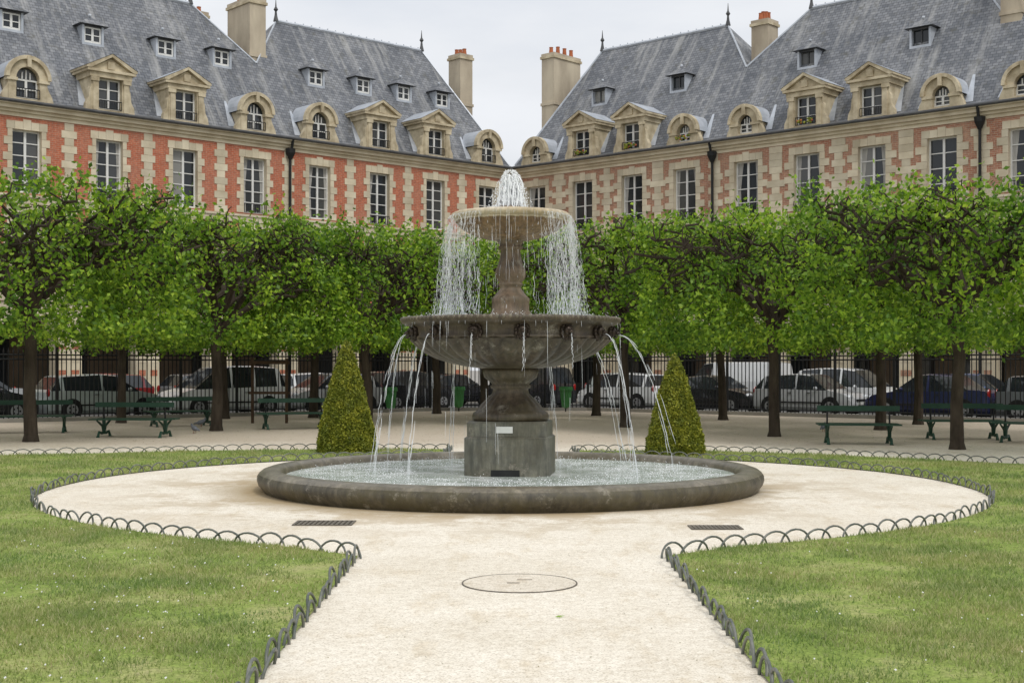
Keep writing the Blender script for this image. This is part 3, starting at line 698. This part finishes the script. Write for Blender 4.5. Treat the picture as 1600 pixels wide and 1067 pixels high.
    for u in (ra,rb):
        tz.tube([ws(u,RD,RZ),ws(u,RD,RZ+.3),ws(u,RD,RZ+.5),ws(u,RD,RZ+.6),ws(u,RD,RZ+.75),ws(u,RD,RZ+1.15)],[.14,.07,.05,.12,.04,.01],8,'gutter')
    tz.tube([ws(u0,-.46,EZ-.04),ws(u1,-.46,EZ-.04)],.07,8,'gutter')
    pu=u1-.02
    tz.tube([ws(pu,-.42,EZ-.05),ws(pu,-.28,11.9),ws(pu,-.16,11.75),ws(pu,-.14,0)],.065,8,'iron')
    tz.tube([ws(pu,-.18,11.95),ws(pu,-.18,11.75),ws(pu,-.18,11.45)],[.24,.22,.08],8,'iron')
    tz.obj('roof_metalwork',H); Rf.obj('roof',H)
    Dm=MB(TT)
    for c,tp in zip(cs,types):
        f=-.12
        hw=.95
        # zinc flashing aprons where the dormer cheeks meet the slates
        for sx in (-1,1):
            e0,e1=(.93,1.22); z_a=EZ+.25; d1=.27; d2=1.15
            Dm.poly([(c+sx*e0*.93,d1,rq(d1)+.025),(c+sx*e1,d1,rq(d1)+.025),(c+sx*e0*1.02,d2,rq(d2)+.025),(c+sx*e0*.9,d2,rq(d2)+.025)],'zinc')
        if tp=='p':
            for sx in (-1,1):
                x0,x1=sorted((c+sx*.52,c+sx*.86)); Dm.box(x0,x1,f,1.5,EZ-.02,13.93,'stoneD'); 
                xa,xb=sorted((c+sx*.58,c+sx*.80)); Dm.box(xa,xb,f-.06,f-.003,EZ+.1,13.75,'stoneD'); Dm.box(min(c+sx*.54,c+sx*.90),max(c+sx*.54,c+sx*.90),f-.10,f-.003,13.752,13.92,'stoneD')
                Dm.prism([(c+sx*.865,EZ),(c+sx*1.12,EZ),(c+sx*1.08,EZ+.35),(c+sx*.95,EZ+.6),(c+sx*.91,EZ+1.0),(c+sx*.865,EZ+1.1)],f+.02,f+.25,'stoneD')
            Dm.box(c-.515,c+.515,f+.0,.6,EZ-.02,12.62,'stoneD')
            Dm.box(c-.94,c+.94,f-.08,1.6,13.932,14.15,'stoneD'); Dm.box(c-1.08,c+1.08,f-.18,1.7,14.152,14.26,'stoneD')
            pk=14.88
            Dm.prism([(c-.95,14.262),(c+.95,14.262),(c,pk-.1)],f-.04,1.9,'stoneD')
            for sx in (-1,1):
                Dm.prism([(c+sx*1.13,14.265),(c+sx*1.13,14.36),(c+sx*.002,pk+.07),(c+sx*.002,pk-.06),(c+sx*.95,14.265)],f-.2,2.0,'stoneD')
                Dm.poly([(c+sx*1.15,f-.22,14.365),(c+sx*0,f-.22,pk+.085),(c+sx*0,2.05,pk+.085),(c+sx*1.15,2.05,14.365)],'zinc')
            Dm.box(c-.16,c+.16,f-.1,f-.045,14.31,14.62,'stoneD')
            window(Dm,c,1.03,12.62,13.93,f+.22,rows=3)
            railing(Dm,c-.5,c+.5,f-.02,12.64,13.0)
        else:
            R=.80; zs=13.42 if side<0 else 13.1; ri=.48
            if side>0: R=.74; ri=.38
            for sx in (-1,1):
                x0,x1=sorted((c+sx*ri,c+sx*R)); Dm.box(x0,x1,f,1.3,EZ-.02,zs-.002,'stoneD')
                Dm.prism([(c+sx*(R+.005),EZ),(c+sx*(R+.3),EZ),(c+sx*(R+.22),EZ+.3),(c+sx*(R+.06),EZ+.6),(c+sx*(R+.005),EZ+.75)],f+.02,f+.25,'stoneD')
                Dm.box(min(c+sx*(ri-.04),c+sx*(R+.08)),max(c+sx*(ri-.04),c+sx*(R+.08)),f-.07,f+.3,zs-.13,zs-.005,'stoneD')
            n=14; pr=[(c+R*math.cos(pi*k/n),zs+R*math.sin(pi*k/n)) for k in range(n+1)]+[(c+ri*math.cos(pi*k/n),zs+ri*math.sin(pi*k/n)) for k in range(n,-1,-1)]
            for k in range(n):
                q=[pr[k],pr[k+1],pr[2*n+1-(k+1)],pr[2*n+1-k]]
                Dm.poly([(x,f,z) for x,z in q],'stoneD')
                Dm.poly([(q[2][0],f,q[2][1]),(q[3][0],f,q[3][1]),(q[3][0],f+.3,q[3][1]),(q[2][0],f+.3,q[2][1])],'stoneD')
                t0=pi*k/n;t1=pi*(k+1)/n
                def cc(r,t): return (c+r*math.cos(t),zs+r*math.sin(t))
                Dm.prism([cc(R-.01,t0),cc(R+.14,t0),cc(R+.14,t1),cc(R-.01,t1)],f-.12,f+.12,'stoneD')
                q=[cc(R+.13,t0),cc(R+.13,t1)]
                Dm.poly([(q[0][0],f+.1,q[0][1]),(q[1][0],f+.1,q[1][1]),(q[1][0],2.1,q[1][1]),(q[0][0],2.1,q[0][1])],'zinc')
            Dm.box(c-.08,c+.08,f-.16,f-.05,zs+ri-.02,zs+R+.1,'stoneD')
            Dm.box(c-ri,c+ri,f+.003,.6,EZ-.02,12.62,'stoneD')
            window(Dm,c,ri*2,12.62,zs,f+.22,rows=2)
            fan=[(c+ri*math.cos(pi*k/10),f+.26,zs+ri*math.sin(pi*k/10)) for k in range(11)]; Dm.poly(fan,'glass')
            for t in (pi/2-.75,pi/2,pi/2+.75): Dm.box(c+ri*.5*math.cos(t)-.02,c+ri*.5*math.cos(t)+.02,f+.2,f+.255,zs,zs+ri*.8*math.sin(t),'white')
            if side<0: railing(Dm,c-ri,c+ri,f-.02,12.64,13.02)
        if (random.random()<.25) or (side>0 and tp=='p' and u0<5):
            for q in range(26): Dm.sphere((c+random.uniform(-.4,.4),f-.08+random.uniform(-.05,.05),12.7+random.uniform(0,.2)),random.uniform(.03,.07),'yew' if q%5 else 'terra',seg=5,rings=4)
    for (u,z) in updorm:
        d=.25+(z-EZ-.22)*(RD-.25)/(RZ-EZ-.22); w=.42
        Dm.box(u-w-.08,u-w+.02,d-.05,d+.9,z-.05,z+.82,'zinc'); Dm.box(u+w-.02,u+w+.08,d-.05,d+.9,z-.05,z+.82,'zinc'); Dm.box(u-w+.02,u+w-.02,d-.04,d+.5,z-.05,z+.06,'zinc'); Dm.box(u-w+.02,u+w-.02,d-.04,d+.9,z+.76,z+.82,'gutter')
        if side<0 : window(Dm,u,2*w-.06,z+.06,z+.76,d+.02,rows=2)
        else: 
            Dm.poly([(u-w,d+.15,z+.06),(u+w,d+.15,z+.06),(u+w,d+.15,z+.76),(u-w,d+.15,z+.76)],'glass'); Dm.box(u-.03,u+.03,d+.1,d+.14,z+.06,z+.76,'gutter')
        a=w+.26; A=[(u-a,d-.26,z+.84),(u+a,d-.26,z+.84),(u+a,d+1.2,z+.84),(u-a,d+1.2,z+.84)]; B=[(u,d+.28,z+1.28),(u,d+1.3,z+1.28)]
        Dm.poly([A[0],A[1],B[0]],'slate'); Dm.poly([A[1],A[2],B[1],B[0]],'slate'); Dm.poly([A[0],B[0],B[1],A[3]],'slate'); Dm.poly([(p[0],p[1],p[2]-.003) for p in A],'gutter')
        Dm.sphere((u,d+.28,z+1.34),.08,'zinc',seg=6,rings=4)
    for (cu,cd,wu,wdp,top,pots) in chim:
        Dm.box(cu-wu/2,cu+wu/2,cd-wdp/2,cd+wdp/2,14.5,top-.3,'plaster'); Dm.box(cu-wu/2-.07,cu+wu/2+.07,cd-wdp/2-.07,cd+wdp/2+.07,top-.298,top-.16,'stoneD'); Dm.box(cu-wu/2-.02,cu+wu/2+.02,cd-wdp/2-.02,cd+wdp/2+.02,top-.158,top,'plaster')
        Dm.box(cu-wu/2-.05,cu+wu/2+.05,cd-wdp/2-.05,cd+wdp/2+.05,top-2.9,top-2.75,'plaster')
        for k in range(pots):
            dd=cd-wdp/2+wdp*(k+.5)/pots
            i=len(Dm.v); hp=random.uniform(.25,.55)
            for zz,rr in ((top,.13),(top+hp-.07,.10),(top+hp,.12)):
                for j in range(8): Dm.v.append(TT(cu+rr*math.cos(j*pi/4),dd+rr*math.sin(j*pi/4),zz))
            for q in range(2):
                for j in range(8):
                    j2=(j+1)%8; Dm.f.append((i+q*8+j,i+q*8+j2,i+q*8+8+j2,i+q*8+8+j)); Dm.m.append(Dm.mi('terra')); Dm.uv.append([(0,0)]*4)
    Dm.obj('dormers_and_chimneys',H); St.obj('stone_trim',H); Wi.obj('windows',H)
    return H
house(-1,0,14.2,4,1.78,3.55,'appa',[(11.1,15.7),(8.2,15.7),(5.6,15.7),(3.0,15.7)],[(.35,3.9,.9,1.0,19.2,3),(13.9,4.2,.9,2.1,19.75,3)],'brickL',True)
house(-1,14.2,14.2,4,1.78,3.55,'appa',[(26.3,15.9),(22.7,15.9),(19.2,15.9),(16.3,15.9)],[(15.3,6.4,.6,.8,19.4,1)],'brickL')
house(-1,28.4,14.2,4,1.78,3.55,'appa',[(31,15.9),(35,15.9),(39,15.9)],[(28.4,6,.9,1.8,19.3,4)],'brickL')
house(1,0,13,4,1.75,3.18,'appa',[(4.2,15.7),(9.3,15.7)],[(.1,4.0,.9,2.3,19.2,4)],'brickR',True,ww=1.3)
house(1,13,13,4,1.75,3.18,'appa',[(16.6,15.8),(22.2,15.9)],[(13.05,4.4,.95,.95,19.0,4)],'brickR',ww=1.3)
house(1,26,13,4,1.75,3.18,'appa',[(29,15.9),(34,15.9)],[(26.1,3.9,.9,2.3,19.6,3)],'brickR',ww=1.3)
# ---------------------------------------------------------------- fence
def fence(pts,name):
    g=MB()
    for i in range(len(pts)-1):
        a=Vector((*pts[i],0));b=Vector((*pts[i+1],0)); l=(b-a).length; d=(b-a)/l; n=int(l/.155)
        for z in (.22,1.98,2.12):
            g.tube([a+Vector((0,0,z)),b+Vector((0,0,z))],.024,4,'iron')
        for k in range(n+1):
            p=a+d*(l*k/n); post=(k%14==0)
            if post: g.tube([p,p+Vector((0,0,2.35)),p+Vector((0,0,2.45)),p+Vector((0,0,2.55))],[.055,.055,.075,.01],6,'iron')
            else: g.tube([p+Vector((0,0,.1)),p+Vector((0,0,2.16)),p+Vector((0,0,2.2)),p+Vector((0,0,2.34))],[.018,.018,.032,.004],4,'iron')
        nrm=Vector((-d.y,d.x,0))*.12
        P=[a-nrm,b-nrm,b+nrm,a+nrm]; 
        g.poly([(p.x,p.y,.13) for p in P],'pave')
        for k in range(4):
            p,q=P[k],P[(k+1)%4]; g.poly([(p.x,p.y,0),(q.x,q.y,0),(q.x,q.y,.13),(p.x,p.y,.13)],'pave')
    g.obj(name)
fence([L(-1,48,-12,0)[:2],L(-1,15,-12,0)[:2]],'iron_fence'); fence([L(-1,15,-12,0)[:2],L(1,15,-12,0)[:2]],'iron_fence'); fence([L(1,15,-12,0)[:2],L(1,48,-12,0)[:2]],'iron_fence')
# ---------------------------------------------------------------- cars
CARN=[0]
def car(x,y,rot,color,kind='hatch',Ln=4.1,Hh=1.47,Wd=1.72):
    CARN[0]+=1; pk='paint%d'%CARN[0]
    m,nt,b=new_mat('car_paint'); 
    f=noise(nt,3,3); r=ramp(nt,[(.3,tuple(c*.92 for c in color)),(.7,color)]); nt.links.new(f,r.inputs[0]); nt.links.new(r.outputs[0],b.inputs['Base Color'])
    b.inputs['Roughness'].default_value=.22; b.inputs['Coat Weight'].default_value=.6
    M[pk]=m
    w=Wd/2
    if kind=='van':
        st=[(-.5,.86,.6,.6,0),(-.495,.96,.98,1.0,0),(-.485,.97,1.15,Hh*.97,0),(-.42,1,1.15,Hh,0),(.12,1,1.15,Hh,0),(.14,1,1.12,Hh,1),(.24,1,1.1,Hh*.96,2),(.36,1,1.08,1.12,0),(.45,.95,.92,.95,0),(.49,.88,.7,.72,0),(.5,.8,.5,.5,0)]
    elif kind=='mpv':
        st=[(-.5,.84,.55,.55,0),(-.492,.95,.9,.92,0),(-.48,.96,1.0,1.03,2),(-.43,.98,1.02,Hh*.94,0),(-.39,1,1.02,Hh*.97,1),(-.2,1,1.0,Hh,0),(-.18,1,1.0,Hh,1),(.0,1,.98,Hh*.995,0),(.02,1,.98,Hh*.99,1),(.13,1,.96,Hh*.95,2),(.33,1,.94,.97,0),(.43,.96,.82,.85,0),(.485,.88,.66,.68,0),(.5,.78,.48,.48,0)]
    elif kind=='sedan':
        st=[(-.5,.84,.55,.55,0),(-.49,.93,.85,.88,0),(-.46,.95,.92,.96,0),(-.33,.98,.93,.99,2),(-.2,1,.93,Hh*.96,1),(-.04,1,.92,Hh,0),(-.02,1,.92,Hh,1),(.08,1,.90,Hh*.97,2),(.24,1,.88,.92,0),(.42,.95,.74,.78,0),(.485,.87,.6,.62,0),(.5,.78,.45,.45,0)]
    else:
        st=[(-.5,.84,.55,.55,0),(-.49,.93,.88,.9,0),(-.475,.95,.94,.98,2),(-.40,.98,.95,Hh*.93,0),(-.37,1,.95,Hh*.96,1),(-.06,1,.93,Hh,0),(-.04,1,.93,Hh,1),(.08,1,.91,Hh*.97,2),(.26,1,.90,.94,0),(.42,.95,.77,.8,0),(.485,.88,.62,.64,0),(.5,.78,.45,.45,0)]
    g=MB()
    rows=[]
    for (xf,wf,belt,top,_) in st:
        X=xf*Ln; cab=top>belt+.06
        rise=min(1,(top-belt)/.4)
        we=w*wf*(.97-(.19 if cab else .05)*rise)
        half=[(w*wf*.9,.2),(w*wf*.985,.30),(w*wf,min(.55,belt-.05)),(w*wf*.97,belt),(we,top-.035 if cab else top-.01),(we*.8,top),(0,top+.012)]
        ring=half+[(-a,b) for a,b in half[-2::-1]]
        rows.append([(X,a,b) for a,b in ring])
    n=len(rows[0]); i0=len(g.v)
    for r_ in rows: g.v+=r_
    for k in range(len(rows)-1):
        fl=st[k][4]
        for j in range(n-1):
            seg=j if j<6 else (n-2-j)
            mat=pk
            if fl>=1 and seg==3: mat='carglass'
            if fl==2 and seg>=4: mat='carglass'
            g.f.append((i0+k*n+j,i0+(k+1)*n+j,i0+(k+1)*n+j+1,i0+k*n+j+1)); g.m.append(g.mi(mat)); g.uv.append([(0,0)]*4)
    for k,rv in ((0,1),(len(rows)-1,0)):
        g.f.append(tuple(i0+k*n+j for j in (range(n) if rv else range(n-1,-1,-1)))); g.m.append(g.mi(pk)); g.uv.append([(0,0)]*n)
    E=empty('parked_car' if kind!='van' else 'parked_van',(x,y,0),rot)
    g.obj('body',E)
    g=MB()
    for wx in (-.31*Ln,.30*Ln):
        for sy in (-1,1):
            def cyl(r,y0,y1,mat,z=.31,seg=20):
                c0=[(wx+r*math.cos(2*pi*k/seg),y0,z+r*math.sin(2*pi*k/seg)) for k in range(seg)]; c1=[(p[0],y1,p[2]) for p in c0]
                g.poly(c1,mat); 
                for k in range(seg): g.poly([c0[k],c0[(k+1)%seg],c1[(k+1)%seg],c1[k]],mat)
            cyl(.36,sy*(w-.1),sy*(w+.004),'iron',.33); cyl(.31,sy*(w-.18),sy*(w+.012),'tire'); cyl(.20,sy*(w),sy*(w+.018),'alloy')
            for q in range(5):
                a=2*pi*q/5; g.box(wx+.11*math.cos(a)-.03,wx+.11*math.cos(a)+.03,min(sy*(w+.019),sy*(w+.021)),max(sy*(w+.019),sy*(w+.021)),.31+.11*math.sin(a)-.03,.31+.11*math.sin(a)+.03,'tire')
    for sy in (-1,1):
        g.sphere((.455*Ln,sy*w*.68,.68),(.13,.2,.09),'lamp',seg=10,rings=6); g.sphere((-.488*Ln,sy*w*.80,.86),(.05,.12,.16),'red',seg=8,rings=6)
        g.sphere((.17*Ln,sy*(w+.08),.98),(.07,.09,.07),pk,seg=8,rings=6)
        for xx in (-.12*Ln,.07*Ln): g.box(xx,xx+.14,min(sy*(w*.99),sy*(w*.99+.03)),max(sy*w*.99,sy*(w*.99+.03)),.80,.825,'tire')
        g.box(-.25*Ln,.25*Ln,min(sy*w*.985,sy*(w+.012)),max(sy*w*.985,sy*(w+.012)),.44,.49,'tire')
    g.box(.495*Ln,.51*Ln,-.26,.26,.4,.5,'plate'); g.box(-.51*Ln,-.495*Ln,-.26,.26,.55,.65,'plate'); g.box(.497*Ln,.506*Ln,-.45,.45,.24,.37,'tire'); g.box(.496*Ln,.505*Ln,-.35,.35,.52,.60,'tire')
    g.box(-.46*Ln,.46*Ln,-w*.8,w*.8,.17,.22,'tire')
    g.obj('wheels_and_trim',E)
aL=math.atan2(.673,.74); aR=math.atan2(-.673,.74)
sil=(.50,.51,.52);wh=(.80,.81,.81);blk=(.02,.021,.026);nav=(.025,.03,.09);gry=(.15,.16,.17);lgr=(.45,.50,.48);red=(.22,.02,.02);blu=(.05,.09,.2)
for u,d,c,k,ln,h,fw in ((32.6,-9.9,blk,'hatch',4.1,1.45,0),(28.2,-9.9,lgr,'hatch',4.2,1.5,0),(23.4,-9.9,wh,'mpv',4.7,1.78,1),(18.7,-9.9,sil,'hatch',4.2,1.5,1),(14.3,-9.3,blk,'mpv',4.0,1.6,0),
        (9.6,-6.4,blk,'sedan',4.3,1.45,0),(26,-5.0,red,'hatch',4.1,1.5,1),(21,-5.0,gry,'hatch',4.2,1.5,0),(16,-5.0,wh,'hatch',4.1,1.5,0),(31,-5,sil,'sedan',4.4,1.45,1)):
    p=L(-1,u,d,0); car(p[0],p[1],aL+(pi if fw else 0),c,k,ln,h)
for u,d,c,k,ln,h,fw in ((33.0,-9.9,gry,'hatch',4.2,1.5,0),(28.5,-9.9,nav,'sedan',4.5,1.5,1),(23.8,-9.9,sil,'hatch',4.0,1.5,0),(19.6,-9.9,blk,'sedan',4.2,1.42,0),(14.8,-9.3,wh,'hatch',4.0,1.5,1),
        (17.5,-5.2,wh,'van',4.8,1.95,1),(22.8,-5.2,wh,'mpv',4.4,1.7,0),(28,-5.2,blu,'hatch',4.1,1.5,0),(33,-5.2,blk,'hatch',4.1,1.5,0),(12,-5.2,lgr,'hatch',4.2,1.5,0),(9.4,-9.4,blk,'mpv',4.5,1.8,1)):
    p=L(1,u,d,0); car(p[0],p[1],aR+(pi if fw else 0),c,k,ln,h)
# ---------------------------------------------------------------- benches
def bench(x,y,rot,w=2.0):
    E=empty('park_bench',(x,y,0),rot); g=MB(); 
    for sy in (-1,1):
        for k in range(3): g.box(-w/2,w/2,min(sy*(.09+k*.12),sy*(.09+k*.12+.105)),max(sy*(.09+k*.12),sy*(.09+k*.12+.105)),.43,.46,'bench')
    g.box(-w/2,w/2,-.02,.02,.74,.86,'bench'); g.obj('slats',E)
    g=MB()
    for lx in (-w/2+.22,w/2-.22):
        g.tube([(lx,0,.38),(lx,0,.74)],.022,6,'iron')
        for sy in (-1,1):
            g.tube([(lx,0,.12),(lx,sy*.12,.10),(lx,sy*.30,.14),(lx,sy*.36,.04),(lx,sy*.38,0)],[.04,.035,.03,.035,.05],6,'bench')
            g.tube([(lx,sy*.02,.15),(lx,sy*.10,.28),(lx,sy*.28,.36),(lx,sy*.44,.42)],[.04,.03,.028,.02],6,'bench')
        g.tube([(lx,0,.08),(lx,0,.42)],.045,6,'bench')
    g.obj('legs',E)
for b in ((-9.3,32.8,-.1),(-12.7,35.0,.25,2.2),(-6.1,37.2,.35),(7.75,29.8,-.15,1.8),(10.75,31.8,-.1,1.9),(-9.7,39,.5),(12.0,30.2,-.6)): bench(*b)
E=MB()
for x in (-8.0,-6.95): E.box(x-.04,x+.04,41.0,41.08,0,2.0,'wood')
E.box(-8.1,-6.85,40.96,40.998,1.82,1.92,'wood'); E.box(-8.1,-6.85,40.96,40.998,.9,.98,'wood'); E.obj('tree_support_frame')
for x,y in ((-2.1,52.3),(2.1,51.8),(-4.6,50.5)):
    g=MB(); g.tube([(0,.3,0),(0,.3,1.15)],.03,6,'iron'); g.lathe([(.22,.93),(.24,.93),(.24,.97),(.22,.97)],0,0,20,'iron')
    g.lathe([(.225,.95),(.21,.7),(.19,.4),(.16,.2),(.05,.14),(0,.14)],0,0,20,'bag',lambda r,z,a:r*(1+.07*math.sin(a*7+z*9))); g.lathe([(.245,.98),(.27,.86),(.26,.82)],0,0,20,'bag'); g.tube([(0,.3,1.0),(0,.2,.95)],.015,5,'iron')
    g.obj('litter_bin',loc=(x,y,0))
for x,y,r in ((-9.0,38.5,.5),(-8.25,34.6,2.4),(8.3,35.5,1)):
    g=MB(); g.sphere((0,0,.14),(.13,.065,.065),'pigeon',X=(.95,0,.3),Z=(-.3,0,.95),seg=10,rings=8); g.sphere((.13,0,.235),(.032,.028,.03),'pigeon'); g.tube([(.08,0,.17),(.12,0,.22)],[.045,.028],8,'pigeon')
    g.tube([(-.09,0,.12),(-.22,0,.09)],[.04,.02],6,'pigeon'); g.tube([(.155,0,.235),(.185,0,.228)],[.01,.002],5,'iron')
    for sy in (-1,1): g.tube([(.01,sy*.025,.09),(.01,sy*.025,0.0),(.04,sy*.025,.004)],.006,4,'terra')
    g.obj('pigeon',smooth=True,loc=(x,y,0),rot=r)
# ---------------------------------------------------------------- world & light
w=bpy.data.worlds.new('World'); S.world=w; w.use_nodes=True; nt=w.node_tree; bg=nt.nodes['Background']
elev,az=math.radians(52),math.radians(150)
sky=N(nt,'ShaderNodeTexSky'); sky.sky_type='NISHITA'; sky.sun_disc=False; sky.sun_elevation=elev; sky.sun_rotation=az
tc=N(nt,'ShaderNodeTexCoord'); sx=N(nt,'ShaderNodeSeparateXYZ'); nt.links.new(tc.outputs['Generated'],sx.inputs[0])
rz=ramp(nt,[(0,(.72,.735,.76)),(.15,(.74,.755,.785)),(.35,(.82,.84,.87)),(1,(1,1.005,1.015))]); nt.links.new(sx.outputs['Z'],rz.inputs[0])
n1=noise(nt,2.6,7,.5,vec=tc.outputs['Generated'],stretch=(1,1,3.5)); rc=ramp(nt,[(.3,(.80,.83,.88)),(.5,(1.0,1.0,1.0)),(.7,(1.15,1.14,1.13))]); nt.links.new(n1,rc.inputs[0])
cl=mix(nt,1.,rz.outputs[0],rc.outputs[0],'MULTIPLY')
sc=N(nt,'ShaderNodeVectorMath',operation='SCALE'); sc.inputs['Scale'].default_value=11.3; nt.links.new(cl,sc.inputs[0])
nt.links.new(mix(nt,.93,sky.outputs[0],sc.outputs[0]),bg.inputs[0]); bg.inputs[1].default_value=.1
sl=bpy.data.lights.new('sun','SUN'); sl.energy=1.25; sl.angle=math.radians(16); sl.color=(1,.98,.94)
so=bpy.data.objects.new('sun',sl); COL.objects.link(so)
dirv=Vector((math.sin(az)*math.cos(elev),math.cos(az)*math.cos(elev),math.sin(elev)))
so.rotation_euler=dirv.to_track_quat('Z','Y').to_euler(); so.location=(20,-20,40)
# ---------------------------------------------------------------- camera
cam=bpy.data.cameras.new('camera'); co=bpy.data.objects.new('camera',cam); COL.objects.link(co); S.camera=co
co.location=(0,0,1.7); co.rotation_euler=(pi/2,0,0); cam.sensor_width=36; cam.lens=46.8; cam.shift_y=.026; cam.clip_end=3000
S.view_settings.view_transform='Standard'; S.view_settings.look='None'; S.view_settings.exposure=0
